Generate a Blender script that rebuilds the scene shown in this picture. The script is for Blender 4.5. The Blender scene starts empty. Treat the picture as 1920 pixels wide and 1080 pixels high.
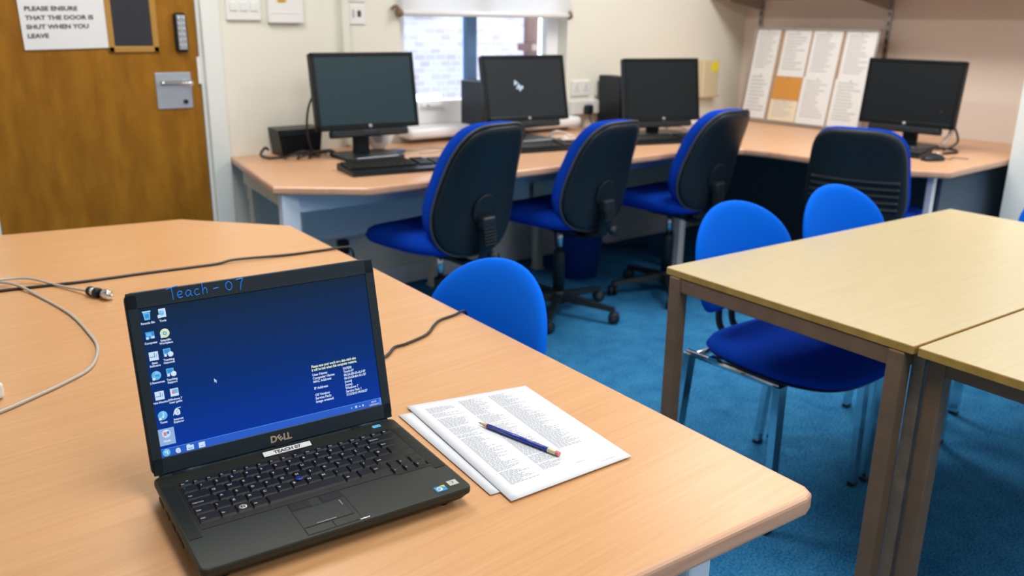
import bpy, bmesh, math, random
from mathutils import Vector, Matrix
R = math.radians; PI = math.pi
SC = bpy.context.scene; COL = SC.collection
rng = random.Random(7)

# ------------------------------------------------------------------ camera
YAW, PITCH, ROLL, FPX, CZ = 0.672, 0.300, 0.014, 1625.0, 1.320
cam_d = bpy.data.cameras.new('camera'); cam = bpy.data.objects.new('camera', cam_d); COL.objects.link(cam)
f = Vector((math.sin(YAW)*math.cos(PITCH), math.cos(YAW)*math.cos(PITCH), -math.sin(PITCH)))
r = Vector((math.cos(YAW), -math.sin(YAW), 0)); u = r.cross(f)
r2 = r*math.cos(ROLL)+u*math.sin(ROLL); u2 = -r*math.sin(ROLL)+u*math.cos(ROLL)
cam.matrix_world = Matrix(((r2.x, u2.x, -f.x, 0), (r2.y, u2.y, -f.y, 0), (r2.z, u2.z, -f.z, CZ), (0, 0, 0, 1)))
cam_d.sensor_width = 36; cam_d.lens = FPX/1920*36; cam_d.clip_start = .02
cam_d.dof.use_dof = True; cam_d.dof.focus_distance = 1.22; cam_d.dof.aperture_fstop = 5.0
SC.camera = cam
SC.view_settings.view_transform = 'Standard'; SC.view_settings.look = 'None'
SC.view_settings.exposure = 0.0; SC.view_settings.gamma = 1; SC.view_settings.use_curve_mapping = False

# ------------------------------------------------------------------ sky
w = bpy.data.worlds.new('sky'); SC.world = w; w.use_nodes = True
bg = w.node_tree.nodes['Background']; bg.inputs[0].default_value = (.72, .86, 1.0, 1); bg.inputs[1].default_value = 16.5

# ------------------------------------------------------------------ room lamps
CEIL = 2.6
LAMP_W = 27.0
def area(name, loc, sx, sy, power, col):
    l = bpy.data.lights.new(name, 'AREA'); l.shape = 'RECTANGLE'; l.size = sx; l.size_y = sy
    l.energy = power; l.color = col
    o = bpy.data.objects.new(name, l); o.location = loc; COL.objects.link(o); return o
LAMPS = [(.9, .5, .66), (3.35, .6, .85), (.9, 2.55, .95), (3.45, 2.3, 1.15), (.9, -1.5, .75), (3.3, -1.5, .75)]
for x, y, k in LAMPS:
    area('lamp_light', (x, y, CEIL-.075), .58, 1.15, LAMP_W*k, (1, .975, .925))

# ------------------------------------------------------------------ materials
def nt(name):
    m = bpy.data.materials.new(name); m.use_nodes = True
    return m, m.node_tree, m.node_tree.nodes['Principled BSDF']
def mat(name, col, rough=.5, metal=0, spec=.5, bump=0, bscale=200, var=0, vscale=8, emis=None, es=0, coat=0, sheen=0):
    m, t, b = nt(name); c = (*col, 1)
    b.inputs['Base Color'].default_value = c; b.inputs['Roughness'].default_value = rough
    b.inputs['Metallic'].default_value = metal; b.inputs['Specular IOR Level'].default_value = spec
    b.inputs['Coat Weight'].default_value = coat
    b.inputs['Sheen Weight'].default_value = sheen
    if emis: b.inputs['Emission Color'].default_value = (*emis, 1); b.inputs['Emission Strength'].default_value = es
    tc = t.nodes.new('ShaderNodeTexCoord')
    if var:
        n = t.nodes.new('ShaderNodeTexNoise'); n.inputs['Scale'].default_value = vscale; n.inputs['Detail'].default_value = 5
        t.links.new(tc.outputs['Object'], n.inputs['Vector'])
        rp = t.nodes.new('ShaderNodeValToRGB'); rp.color_ramp.elements[0].position = .3; rp.color_ramp.elements[1].position = .7
        rp.color_ramp.elements[0].color = (*[x*(1-var) for x in col], 1); rp.color_ramp.elements[1].color = (*[min(1, x*(1+var)) for x in col], 1)
        t.links.new(n.outputs['Fac'], rp.inputs[0]); t.links.new(rp.outputs[0], b.inputs['Base Color'])
    if bump:
        n = t.nodes.new('ShaderNodeTexNoise'); n.inputs['Scale'].default_value = bscale; n.inputs['Detail'].default_value = 3
        t.links.new(tc.outputs['Object'], n.inputs['Vector'])
        bp = t.nodes.new('ShaderNodeBump'); bp.inputs['Strength'].default_value = bump; bp.inputs['Distance'].default_value = .002
        t.links.new(n.outputs['Fac'], bp.inputs['Height']); t.links.new(bp.outputs[0], b.inputs['Normal'])
    return m
def wood(name, c1, c2, rot=0, sc=(1.2, 16, 16), rough=.35, spec=.5, mitre=None, fig=.25, coat=0):
    """laminate with grain along local x rotated by rot; mitre=(x0,y0,nx,ny,rot2) changes the grain across a diagonal joint"""
    m, t, b = nt(name); b.inputs['Roughness'].default_value = rough; b.inputs['Specular IOR Level'].default_value = spec
    b.inputs['Coat Weight'].default_value = coat; b.inputs['Coat Roughness'].default_value = .25
    tc = t.nodes.new('ShaderNodeTexCoord')
    def grain(rot, off):
        mp = t.nodes.new('ShaderNodeMapping'); mp.vector_type = 'TEXTURE'; mp.inputs['Rotation'].default_value = (0, 0, rot); mp.inputs['Location'].default_value = (off, off*.7, 0)
        t.links.new(tc.outputs['Object'], mp.inputs[0])
        s = t.nodes.new('ShaderNodeVectorMath'); s.operation = 'MULTIPLY'; s.inputs[1].default_value = sc
        t.links.new(mp.outputs[0], s.inputs[0])
        n1 = t.nodes.new('ShaderNodeTexNoise'); n1.inputs['Scale'].default_value = 1.0; n1.inputs['Detail'].default_value = 2; n1.inputs['Distortion'].default_value = .6
        t.links.new(s.outputs[0], n1.inputs['Vector'])
        s2 = t.nodes.new('ShaderNodeVectorMath'); s2.operation = 'MULTIPLY'; s2.inputs[1].default_value = (5, 14, 14)
        t.links.new(s.outputs[0], s2.inputs[0])
        n2 = t.nodes.new('ShaderNodeTexNoise'); n2.inputs['Scale'].default_value = 1.0; n2.inputs['Detail'].default_value = 2
        t.links.new(s2.outputs[0], n2.inputs['Vector'])
        # growth-ring figure
        mu = t.nodes.new('ShaderNodeMath'); mu.operation = 'MULTIPLY'; mu.inputs[1].default_value = 9
        t.links.new(n1.outputs['Fac'], mu.inputs[0])
        fr = t.nodes.new('ShaderNodeMath'); fr.operation = 'PINGPONG'; fr.inputs[1].default_value = 1
        t.links.new(mu.outputs[0], fr.inputs[0])
        a = t.nodes.new('ShaderNodeMath'); a.operation = 'MULTIPLY'; a.inputs[1].default_value = fig
        t.links.new(fr.outputs[0], a.inputs[0])
        b2 = t.nodes.new('ShaderNodeMath'); b2.operation = 'MULTIPLY_ADD'; b2.inputs[1].default_value = 1-fig
        t.links.new(n2.outputs['Fac'], b2.inputs[0]); t.links.new(a.outputs[0], b2.inputs[2])
        return b2.outputs[0]
    g = grain(rot, 0)
    if mitre:
        x0, y0, nx, ny, rot2 = mitre
        g2 = grain(rot2, 3.3)
        d = t.nodes.new('ShaderNodeVectorMath'); d.operation = 'DOT_PRODUCT'; d.inputs[1].default_value = (nx, ny, 0)
        t.links.new(tc.outputs['Object'], d.inputs[0])
        gt = t.nodes.new('ShaderNodeMath'); gt.operation = 'GREATER_THAN'; gt.inputs[1].default_value = x0*nx+y0*ny
        t.links.new(d.outputs['Value'], gt.inputs[0])
        mx = t.nodes.new('ShaderNodeMix'); t.links.new(gt.outputs[0], mx.inputs[0])
        t.links.new(g, mx.inputs[2]); t.links.new(g2, mx.inputs[3]); g = mx.outputs[0]
    rp = t.nodes.new('ShaderNodeValToRGB'); e = rp.color_ramp.elements
    e[0].position = .3; e[1].position = .72; e[0].color = (*c2, 1); e[1].color = (*c1, 1)
    t.links.new(g, rp.inputs[0]); t.links.new(rp.outputs[0], b.inputs['Base Color'])
    return m

def carpet_mat():
    m, t, b = nt('blue_carpet'); b.inputs['Roughness'].default_value = .95; b.inputs['Specular IOR Level'].default_value = .1
    tc = t.nodes.new('ShaderNodeTexCoord')
    n = t.nodes.new('ShaderNodeTexNoise'); n.inputs['Scale'].default_value = 170; n.inputs['Detail'].default_value = 3
    n2 = t.nodes.new('ShaderNodeTexNoise'); n2.inputs['Scale'].default_value = 14; n2.inputs['Detail'].default_value = 5
    for q in (n, n2): t.links.new(tc.outputs['Object'], q.inputs['Vector'])
    ad = t.nodes.new('ShaderNodeMath'); ad.operation = 'MULTIPLY_ADD'; ad.inputs[1].default_value = .22
    t.links.new(n2.outputs['Fac'], ad.inputs[0])
    h = t.nodes.new('ShaderNodeMath'); h.operation = 'MULTIPLY'; h.inputs[1].default_value = .78
    t.links.new(n.outputs['Fac'], h.inputs[0]); t.links.new(h.outputs[0], ad.inputs[2])
    rp = t.nodes.new('ShaderNodeValToRGB'); e = rp.color_ramp.elements
    e[0].position = .40; e[1].position = .62; e[0].color = (.008, .105, .28, 1); e[1].color = (.055, .275, .52, 1)
    t.links.new(ad.outputs[0], rp.inputs[0]); t.links.new(rp.outputs[0], b.inputs['Base Color'])
    bp = t.nodes.new('ShaderNodeBump'); bp.inputs['Strength'].default_value = .6; bp.inputs['Distance'].default_value = .004
    t.links.new(n.outputs['Fac'], bp.inputs['Height']); t.links.new(bp.outputs[0], b.inputs['Normal'])
    return m
def brick_mat():
    m, t, b = nt('outside_brick'); b.inputs['Roughness'].default_value = .9
    tc = t.nodes.new('ShaderNodeTexCoord'); mp = t.nodes.new('ShaderNodeMapping'); mp.inputs['Rotation'].default_value = (PI/2, 0, 0)
    t.links.new(tc.outputs['Object'], mp.inputs[0])
    br = t.nodes.new('ShaderNodeTexBrick'); br.inputs['Scale'].default_value = 4.4
    br.inputs['Color1'].default_value = (.110, .088, .105, 1); br.inputs['Color2'].default_value = (.145, .132, .155, 1); br.inputs['Mortar'].default_value = (.155, .155, .18, 1)
    br.inputs['Mortar Size'].default_value = .02
    t.links.new(mp.outputs[0], br.inputs['Vector']); t.links.new(br.outputs['Color'], b.inputs['Base Color'])
    return m
def screen_mat():
    m, t, b = nt('desktop_wallpaper'); b.inputs['Base Color'].default_value = (.004, .005, .008, 1); b.inputs['Roughness'].default_value = .35; b.inputs['Specular IOR Level'].default_value = .05
    tc = t.nodes.new('ShaderNodeTexCoord'); sp = t.nodes.new('ShaderNodeSeparateXYZ'); t.links.new(tc.outputs['Generated'], sp.inputs[0])
    rp = t.nodes.new('ShaderNodeValToRGB'); e = rp.color_ramp.elements
    e[0].position = 0; e[1].position = 1; e[0].color = (.0, .034, .34, 1); e[1].color = (.005, .020, .050, 1)
    x = rp.color_ramp.elements.new(.45); x.color = (.0, .026, .17, 1)
    t.links.new(sp.outputs['Z'], rp.inputs[0]); t.links.new(rp.outputs[0], b.inputs['Emission Color']); b.inputs['Emission Strength'].default_value = 1
    return m
def glass_mat():
    m = bpy.data.materials.new('window_glass'); m.use_nodes = True; t = m.node_tree; t.nodes.clear()
    o = t.nodes.new('ShaderNodeOutputMaterial'); a = t.nodes.new('ShaderNodeBsdfTransparent'); g = t.nodes.new('ShaderNodeBsdfGlossy')
    g.inputs['Roughness'].default_value = .02; fr = t.nodes.new('ShaderNodeFresnel'); mx = t.nodes.new('ShaderNodeMixShader')
    t.links.new(fr.outputs[0], mx.inputs[0]); t.links.new(a.outputs[0], mx.inputs[1]); t.links.new(g.outputs[0], mx.inputs[2]); t.links.new(mx.outputs[0], o.inputs[0])
    return m
def blind_mat():
    m = bpy.data.materials.new('blind_fabric'); m.use_nodes = True; t = m.node_tree; t.nodes.clear()
    o = t.nodes.new('ShaderNodeOutputMaterial'); a = t.nodes.new('ShaderNodeBsdfTranslucent'); g = t.nodes.new('ShaderNodeBsdfDiffuse'); mx = t.nodes.new('ShaderNodeMixShader')
    a.inputs[0].default_value = (.95, .95, .95, 1); g.inputs[0].default_value = (.9, .9, .88, 1); mx.inputs[0].default_value = .55
    t.links.new(g.outputs[0], mx.inputs[1]); t.links.new(a.outputs[0], mx.inputs[2]); t.links.new(mx.outputs[0], o.inputs[0])
    return m

PEACH1, PEACH2 = (.68, .40, .24), (.63, .35, .19)
M = dict(
    wall=mat('cream_wall_paint', (.80, .785, .70), .7, bump=.12, bscale=60),
    beige=mat('beige_wall_paint', (.84, .735, .655), .7, bump=.12, bscale=60),
    ceiling=mat('ceiling_tile', (.8, .8, .78), .9),
    carpet=carpet_mat(), brick=brick_mat(), glass=glass_mat(), blind=blind_mat(),
    white=mat('white_gloss_paint', (.87, .88, .90), .35),
    plastic_w=mat('white_plastic', (.82, .82, .80), .4),
    greyw=mat('pale_grey_paint', (.78, .82, .795), .5),
    door=wood('oak_veneer', (.345, .150, .011), (.245, .098, .006), rot=0, sc=(5, 5, .6), rough=.45, spec=.2, fig=.16),
    doorlip=mat('door_edge_wood', (.42, .22, .04), .4), shelfb=mat('brown_shelf_laminate', (.42, .28, .18), .5),
    desk=wood('beech_laminate_desk', (.640, .358, .172), (.585, .308, .135), rot=PI/2+.056, sc=(1.1, 11, 11), rough=.33, mitre=(.53, 1.0, -.735, -.678, .056), fig=.12),
    desklip=wood('beech_edge', (.68, .41, .27), (.60, .33, .20), rot=.0, sc=(1.5, 14, 14), rough=.3),
    desklip2=wood('beech_edge_side', (.68, .41, .27), (.60, .33, .20), rot=PI/2, sc=(1.5, 14, 14), rough=.3),
    counter=wood('beech_laminate_counter', PEACH1, PEACH2, rot=0, sc=(1.1, 11, 11), rough=.36, fig=.15),
    tabletop=wood('birch_laminate', (.575, .485, .300), (.54, .44, .255), rot=.03, sc=(1.1, 9, 9), rough=.3, fig=.12),
    tableedge=mat('varnished_ply_edge', (.38, .23, .05), .35, var=.15, vscale=30),
    brown=mat('brown_painted_steel', (.165, .10, .055), .5, var=.12, vscale=20),
    brown2=mat('worn_brown_steel', (.25, .19, .14), .5, var=.2, vscale=25),
    steelblue=mat('pale_blue_steel', (.70, .80, .92), .4),
    shade_slate=mat('painted_shade', (.10, .14, .19), .6),  # dark tone that paints the shade below the right counter wing
    cream=mat('cream_steel', (.62, .60, .50), .5),
    seat_d=mat('dark_blue_fabric', (.002, .045, .42), .95, spec=.08, bump=.25, bscale=900),
    seat_b=mat('bright_blue_fabric', (.001, .13, .78), .95, spec=.08, bump=.2, bscale=900),
    blackp=mat('black_plastic', (.009, .016, .023), .42, spec=.35, bump=.15, bscale=500),
    blackg=mat('black_gloss_plastic', (.006, .008, .010), .3, spec=.22),
    blackm=mat('matt_black', (.006, .006, .007), .6), trimgrey=mat('grey_edge_trim', (.05, .055, .06), .5),
    chrome=mat('chrome', (.72, .74, .76), .12, metal=1),
    steel=mat('brushed_steel', (.50, .55, .62), .38, metal=.75),
    panel_dark=mat('switched_off_screen', (.008, .011, .014), .32, spec=.22),
    panel_teal=mat('painted_reflection_screen', (.008, .011, .014), .32, spec=.22, emis=(.012, .034, .042), es=1), panel_lit=mat('backlit_black_screen', (.008, .011, .014), .32, spec=.22, emis=(.011, .012, .014), es=1),  # the teal screen's glow imitates a reflection on its dark glass
    darkglass=mat('dark_door_glass', (.032, .033, .042), .3, spec=.3),
    laptop=mat('laptop_black_magnesium', (.017, .021, .016), .45, spec=.32, bump=.1, bscale=1500),
    laptop2=mat('laptop_lid_bezel', (.010, .021, .034), .38, spec=.27, bump=.08, bscale=1500),
    keyc=mat('key_plastic', (.010, .011, .010), .38, spec=.3),
    keyt=mat('key_legend', (.55, .56, .54), .5, emis=None),
    paper=mat('white_paper', (.68, .71, .765), .8),
    paper2=mat('white_notice_paper', (.76, .77, .78), .8),
    ink=mat('print_ink', (.33, .35, .40), .8),
    inkd=mat('black_ink', (.06, .06, .07), .8),
    inkg=mat('grey_print', (.50, .50, .50), .8),
    inkb=mat('blue_marker_ink', (.0, .20, .80), .4),
    bluepen=mat('blue_lacquer', (.006, .030, .30), .2, coat=.5),
    penwood=mat('bare_pencil_wood', (.62, .40, .18), .6),
    lead=mat('graphite', (.05, .05, .06), .35),
    ferrule=mat('cream_ferrule', (.68, .62, .42), .3, metal=.3),
    rubber=mat('pink_rubber', (.70, .22, .23), .7),
    cableg=mat('grey_vinyl_cable', (.46, .44, .40), .35),
    cableb=mat('black_cable', (.02, .018, .016), .4),
    yellow=mat('yellow_sticker', (.85, .72, .02), .6),
    orange=mat('orange_card', (.60, .27, .05), .7),
    creamp=mat('cream_paper', (.78, .68, .50), .8),
    boxbeige=mat('beige_enamel', (.66, .57, .38), .45),
    cork=mat('cork_board', (.40, .28, .19), .9, var=.2, vscale=90),
    alu=mat('aluminium_trim', (.42, .40, .38), .35, metal=.8),
    bronze=mat('bronze_plastic', (.20, .12, .07), .4),
    winshade=mat('shade_tinted_window_steel', (.10, .20, .36), .4),  # blue cast of shade put into the colour of the window bars
    logo_s=mat('silver_logo', (.38, .39, .40), .3, metal=.4),
    logo_g=mat('laptop_logo_metal', (.55, .40, .28), .25, metal=.6),
    scr=screen_mat(),
    s_white=mat('screen_white', (.02, .02, .02), .4, emis=(.62, .76, .92), es=.95),
    s_text=mat('screen_text_white', (.02, .02, .02), .4, emis=(.55, .66, .88), es=.9),
    s_yel=mat('screen_text_yellow', (.02, .02, .02), .4, emis=(.72, .80, .50), es=.9),
    s_blue=mat('screen_icon_blue', (.01, .02, .03), .4, emis=(.02, .26, .72), es=.9),
    s_cyan=mat('screen_icon_cyan', (.01, .02, .03), .4, emis=(.12, .50, .85), es=.9),
    s_bar=mat('screen_taskbar', (.01, .02, .03), .4, emis=(.002, .080, .52), es=1),
    s_barl=mat('screen_taskbar_line', (.01, .02, .03), .4, emis=(.06, .23, .72), es=1),
    s_red=mat('screen_icon_red', (.02, .01, .01), .4, emis=(.65, .22, .28), es=.9),
    s_sel=mat('screen_icon_highlight', (.02, .02, .02), .4, emis=(.28, .45, .78), es=.9),
    pinkish=mat('beige_vinyl', (.72, .60, .54), .5),
    stk_b=mat('blue_sticker', (.02, .30, .62), .3), stk_w=mat('silver_sticker', (.5, .52, .48), .3), stk_y=mat('yellow_green_foil', (.6, .62, .12), .3),
    bin=mat('blue_bin_plastic', (.006, .05, .28), .4),
    diffuser=mat('lamp_diffuser', (.9, .9, .9), .5, emis=(1, .95, .88), es=2.5),
    asphalt=mat('outside_paving', (.45, .45, .45), .9),
    drain=mat('brown_drainpipe', (.06, .025, .02), .5),
    navy=mat('navy_leaflet', (.03, .10, .25), .5),
)

# ------------------------------------------------------------------ mesh builder
_tc = {}
def glyphs(s, size, bold=0):
    k = (s, size, bold)
    if k not in _tc:
        c = bpy.data.curves.new('t', 'FONT'); c.body = s; c.size = size; c.offset = bold; c.resolution_u = 3
        o = bpy.data.objects.new('t', c); me = bpy.data.meshes.new_from_object(o)
        _tc[k] = ([tuple(v.co) for v in me.vertices], [tuple(p.vertices) for p in me.polygons])
        bpy.data.objects.remove(o); bpy.data.curves.remove(c); bpy.data.meshes.remove(me)
    return _tc[k]

class MB:
    def __init__(s): s.bm = bmesh.new(); s.mats = []; s.mi = 0; s.X = Matrix.Identity(4)
    def m(s, name):
        if M[name] not in s.mats: s.mats.append(M[name])
        s.mi = s.mats.index(M[name]); return s
    def xf(s, mtx): s.X = mtx; return s
    def add(s, verts, faces, smooth=False):
        vs = [s.bm.verts.new(s.X @ Vector(v)) for v in verts]
        for fc in faces:
            try:
                q = s.bm.faces.new([vs[i] for i in fc]); q.material_index = s.mi; q.smooth = smooth
            except ValueError: pass
        return vs
    def box(s, c, d, bev=0, seg=2, rot=None):
        b = bmesh.new(); bmesh.ops.create_cube(b, size=1)
        for v in b.verts: v.co = Vector((v.co.x*d[0], v.co.y*d[1], v.co.z*d[2]))
        if bev: bmesh.ops.bevel(b, geom=b.edges[:], offset=min(bev, min(d)*.49), segments=seg, profile=.5, affect='EDGES')
        T = Matrix.Translation(c) @ (rot if rot else Matrix.Identity(4))
        b.verts.index_update()
        s.add([tuple(T @ v.co) for v in b.verts], [[v.index for v in q.verts] for q in b.faces], False); b.free(); return s
    def ring(s, pts_list, caps=True, closed=False, smooth=True):
        n = len(pts_list[0]); V = [p for ring in pts_list for p in ring]; F = []; L = len(pts_list)
        for i in range(L if closed else L-1):
            for j in range(n):
                a = i*n+j; b = i*n+(j+1) % n; c = ((i+1) % L)*n+(j+1) % n; d = ((i+1) % L)*n+j
                F.append((a, b, c, d))
        vs = s.add(V, F, smooth)
        if caps and not closed:
            for idx in (list(range(n))[::-1], list(range((L-1)*n, L*n))):
                try: q = s.bm.faces.new([vs[i] for i in idx]); q.material_index = s.mi
                except ValueError: pass
        return s
    def tube(s, pts, rad, seg=8, smooth_path=True, closed=False, sub=6):
        P = [Vector(p) for p in pts]
        rads = rad if isinstance(rad, (list, tuple)) else [rad]*len(P)
        if smooth_path and len(P) > 2:
            Q = []; RR = []; n = len(P); rngi = range(n if closed else n-1)
            for i in rngi:
                p0 = P[(i-1) % n] if (closed or i > 0) else P[i]; p1 = P[i]; p2 = P[(i+1) % n]; p3 = P[(i+2) % n] if (closed or i+2 < n) else p2
                for k in range(sub):
                    t = k/sub
                    Q.append(.5*((2*p1)+(-p0+p2)*t+(2*p0-5*p1+4*p2-p3)*t*t+(-p0+3*p1-3*p2+p3)*t**3)); RR.append(rads[i]*(1-t)+rads[(i+1) % n]*t)
            if not closed: Q.append(P[-1]); RR.append(rads[-1])
            P, rads = Q, RR
        rings = []; nrm = None
        for i, p in enumerate(P):
            if closed: t = P[(i+1) % len(P)]-P[i-1]
            else: t = P[min(i+1, len(P)-1)]-P[max(i-1, 0)]
            t.normalize()
            if nrm is None:
                nrm = t.cross(Vector((0, 0, 1)));
                if nrm.length < .1: nrm = t.cross(Vector((0, 1, 0)))
            nrm = (nrm-t*nrm.dot(t)).normalized(); bn = t.cross(nrm)
            rings.append([tuple(p+rads[i]*(math.cos(2*PI*k/seg)*nrm+math.sin(2*PI*k/seg)*bn)) for k in range(seg)])
        return s.ring(rings, closed=closed)
    def cyl(s, a, b, ra, rb=None, seg=20): return s.tube([a, b], [ra, ra if rb is None else rb], seg, False)
    def lathe(s, c, prof, seg=28, axis='z'):
        rings = []
        for rr, h in prof:
            ring = []
            for k in range(seg):
                a = 2*PI*k/seg; x, y = rr*math.cos(a), rr*math.sin(a)
                p = {'z': (x, y, h), 'y': (x, h, y), 'x': (h, x, y)}[axis]
                ring.append((c[0]+p[0], c[1]+p[1], c[2]+p[2]))
            rings.append(ring)
        return s.ring(rings)
    def prism(s, poly, z0, z1, bev=0, seg=3, edge=None):
        b = bmesh.new(); vs = [b.verts.new((x, y, z0)) for x, y in poly]; fc = b.faces.new(vs)
        e = bmesh.ops.extrude_face_region(b, geom=[fc])
        for v in e['geom']:
            if isinstance(v, bmesh.types.BMVert): v.co.z = z1
        bmesh.ops.recalc_face_normals(b, faces=b.faces)
        if bev:
            ed = [x for x in b.edges if abs(x.verts[0].co.z-x.verts[1].co.z) < 1e-6]
            bmesh.ops.bevel(b, geom=ed, offset=bev, segments=seg, profile=.5, affect='EDGES')
        b.verts.index_update()
        top = s.mi
        off = len(s.bm.faces)
        s.add([tuple(v.co) for v in b.verts], [[v.index for v in q.verts] for q in b.faces])
        if edge is not None:
            s.m(edge); ei = s.mi; s.bm.faces.ensure_lookup_table()
            for i in range(off, len(s.bm.faces)):
                q = s.bm.faces[i]
                q.normal_update()
                if abs(q.normal.z) < .97: q.material_index = ei
            s.mi = top
        b.free(); return s
    def quad(s, o, u, v):
        o, u, v = Vector(o), Vector(u), Vector(v); s.add([tuple(o), tuple(o+u), tuple(o+u+v), tuple(o+v)], [(0, 1, 2, 3)]); return s
    def text(s, txt, o, u, v, size, bold=0, center=False, mono=1.0):
        V, F = glyphs(txt, size, bold); o, u, v = Vector(o), Vector(u).normalized(), Vector(v).normalized()
        if not V: return s
        dx = -max(p[0] for p in V)*mono/2 if center else 0
        s.add([tuple(o+u*(p[0]*mono+dx)+v*p[1]) for p in V], F); return s
    def rows(s, o, u, v, width, n, pitch, ch, rnd, fill=(.5, 1.0), wl=(.004, .010), rag=True):
        """n lines of illegible small print made of word-long marks"""
        o, u, v = Vector(o), Vector(u).normalized(), Vector(v).normalized()
        for i in range(n):
            x = 0; L = width*(rnd.uniform(*fill) if rag else 1)
            while x < L:
                ww = min(rnd.uniform(*wl), L-x)
                if ww > .0012: s.quad(o+u*x-v*(i*pitch), u*ww, v*ch)
                x += ww+rnd.uniform(.0010, .0018)*(wl[1]/.010)
        return s
    def pad(s, outline, front, back, bend, nr=7, na=48):
        """cushion: outline(t)->(a,b) in the pad plane; thickness front/back; bend(a,b)->offset. local a=x, b=z, offset=y"""
        V = []; F = []
        def side(sign, th):
            base = len(V)
            V.append((0, 0, 0)) ; a0, b0 = 0, 0
            V[-1] = (0, bend(0, 0)+sign*th, 0)
            for i in range(1, nr+1):
                q = i/nr; q2 = 1-(1-q)**1.6
                for j in range(na):
                    a, b = outline(2*PI*j/na); a *= q2; b *= q2
                    h = th*(max(0, 1-q2**6))**.42
                    V.append((a, bend(a, b)+sign*h, b))
            return base
        b1 = side(1, front); b2 = side(-1, back)
        for base, fl in ((b1, False), (b2, True)):
            for j in range(na):
                t = (base, base+1+j, base+1+(j+1) % na); F.append(t[::-1] if fl else t)
            for i in range(nr-1):
                for j in range(na):
                    a = base+1+i*na+j; b = base+1+i*na+(j+1) % na; c = b+na; d = a+na
                    F.append((a, d, c, b)[::-1] if fl else (a, d, c, b))
        vs = s.add(V, F, True)
        for i in range(na):
            s.bm.verts.ensure_lookup_table()
        bmesh.ops.remove_doubles(s.bm, verts=vs, dist=1e-5)
        return s
    def build(s, name, parent=None, world=False, norm=True):
        if norm: bmesh.ops.recalc_face_normals(s.bm, faces=s.bm.faces)
        me = bpy.data.meshes.new(name)
        if parent is not None and world:
            q = parent
            chain = Matrix.Identity(4)
            while q is not None:
                chain = (Matrix.Translation(q.location) @ q.rotation_euler.to_matrix().to_4x4()) @ chain; q = q.parent
            s.bm.transform(chain.inverted())
        if parent is None:
            # put the origin at the base of the mesh
            xs = [v.co for v in s.bm.verts]
            c = Vector(((min(v.x for v in xs)+max(v.x for v in xs))/2, (min(v.y for v in xs)+max(v.y for v in xs))/2, min(v.z for v in xs)))
            s.bm.transform(Matrix.Translation(-c))
        s.bm.to_mesh(me); s.bm.free()
        for mm in s.mats: me.materials.append(mm)
        o = bpy.data.objects.new(name, me); COL.objects.link(o)
        if parent is not None: o.parent = parent
        else: o.location = c
        return o

def tag(o, label, cat, group=None):
    o['label'] = label; o['category'] = cat
    if group: o['group'] = group
    return o
def thing(name, label, cat, loc=(0, 0, 0), rz=0, group=None):
    o = bpy.data.objects.new(name, None); COL.objects.link(o); o.location = loc; o.rotation_euler = (0, 0, rz); o.empty_display_size = .05
    return tag(o, label, cat, group)
def struct(o): o['kind'] = 'structure'; return o
def dup(root, loc, rz, label, group=None):
    c = root.copy(); COL.objects.link(c); c.location = (loc[0], loc[1], 0); c.rotation_euler = (0, 0, rz); c['label'] = label
    if group: c['group'] = group
    for ch in list(root.children):
        d = ch.copy(); COL.objects.link(d); d.parent = c
        for g in list(ch.children):
            e = g.copy(); COL.objects.link(e); e.parent = d
    return c
def RX(a): return Matrix.Rotation(a, 4, 'X')
def RY(a): return Matrix.Rotation(a, 4, 'Y')
def RZ(a): return Matrix.Rotation(a, 4, 'Z')
def TR(*p): return Matrix.Translation(Vector(p))
def arc_corner(p, rr, a0, a1, n=6): return [(p[0]+rr*math.cos(a0+(a1-a0)*i/n), p[1]+rr*math.sin(a0+(a1-a0)*i/n)) for i in range(n+1)]
def rrect(x0, y0, x1, y1, rr, n=5):
    return arc_corner((x1-rr, y0+rr), rr, -PI/2, 0, n)+arc_corner((x1-rr, y1-rr), rr, 0, PI/2, n)+arc_corner((x0+rr, y1-rr), rr, PI/2, PI, n)+arc_corner((x0+rr, y0+rr), rr, PI, 1.5*PI, n)

# ================================================================== the room
XW, YW, XL, YF = 4.92, 3.75, -1.7, -2.9
DX0, DX1 = .465, 1.308                                   # door opening
WX0, WX1, WZ0, WZ1 = 2.27, 3.35, .80, 2.25              # window opening
b = MB().m('carpet'); b.box(((XL+XW)/2, (YF+YW)/2, -.05), (XW-XL+.5, YW-YF+.5, .1)); struct(b.build('floor'))
b = MB().m('ceiling'); b.box(((XL+XW)/2, (YF+YW)/2, CEIL+.05), (XW-XL+.5, YW-YF+.5, .1)); struct(b.build('ceiling'))
def wbox(b, x0, x1, z0, z1): b.box(((x0+x1)/2, YW+.125, (z0+z1)/2), (x1-x0, .25, z1-z0))
b = MB().m('wall')
wbox(b, XL-.25, DX0, 0, CEIL); wbox(b, DX0, DX1, 2.04, CEIL); wbox(b, DX1, WX0, 0, CEIL)
wbox(b, WX0, WX1, 0, WZ0); wbox(b, WX0, WX1, WZ1, CEIL); wbox(b, WX1, XW+.25, 0, CEIL)
struct(b.build('wall_back'))
b = MB().m('beige'); b.box((XW+.125, (YF+YW)/2, CEIL/2), (.25, YW-YF, CEIL)); struct(b.build('wall_right'))
b = MB().m('wall'); b.box((XL-.125, (YF+YW)/2, CEIL/2), (.25, YW-YF, CEIL)); struct(b.build('wall_left'))
b = MB().m('wall'); b.box(((XL+XW)/2, YF-.125, CEIL/2), (XW-XL+.5, .25, CEIL)); struct(b.build('wall_front'))
b = MB().m('greyw'); b.box((4.615, .97, CEIL/2), (.61, 1.50, CEIL)); struct(b.build('wall_pier'))
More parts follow.
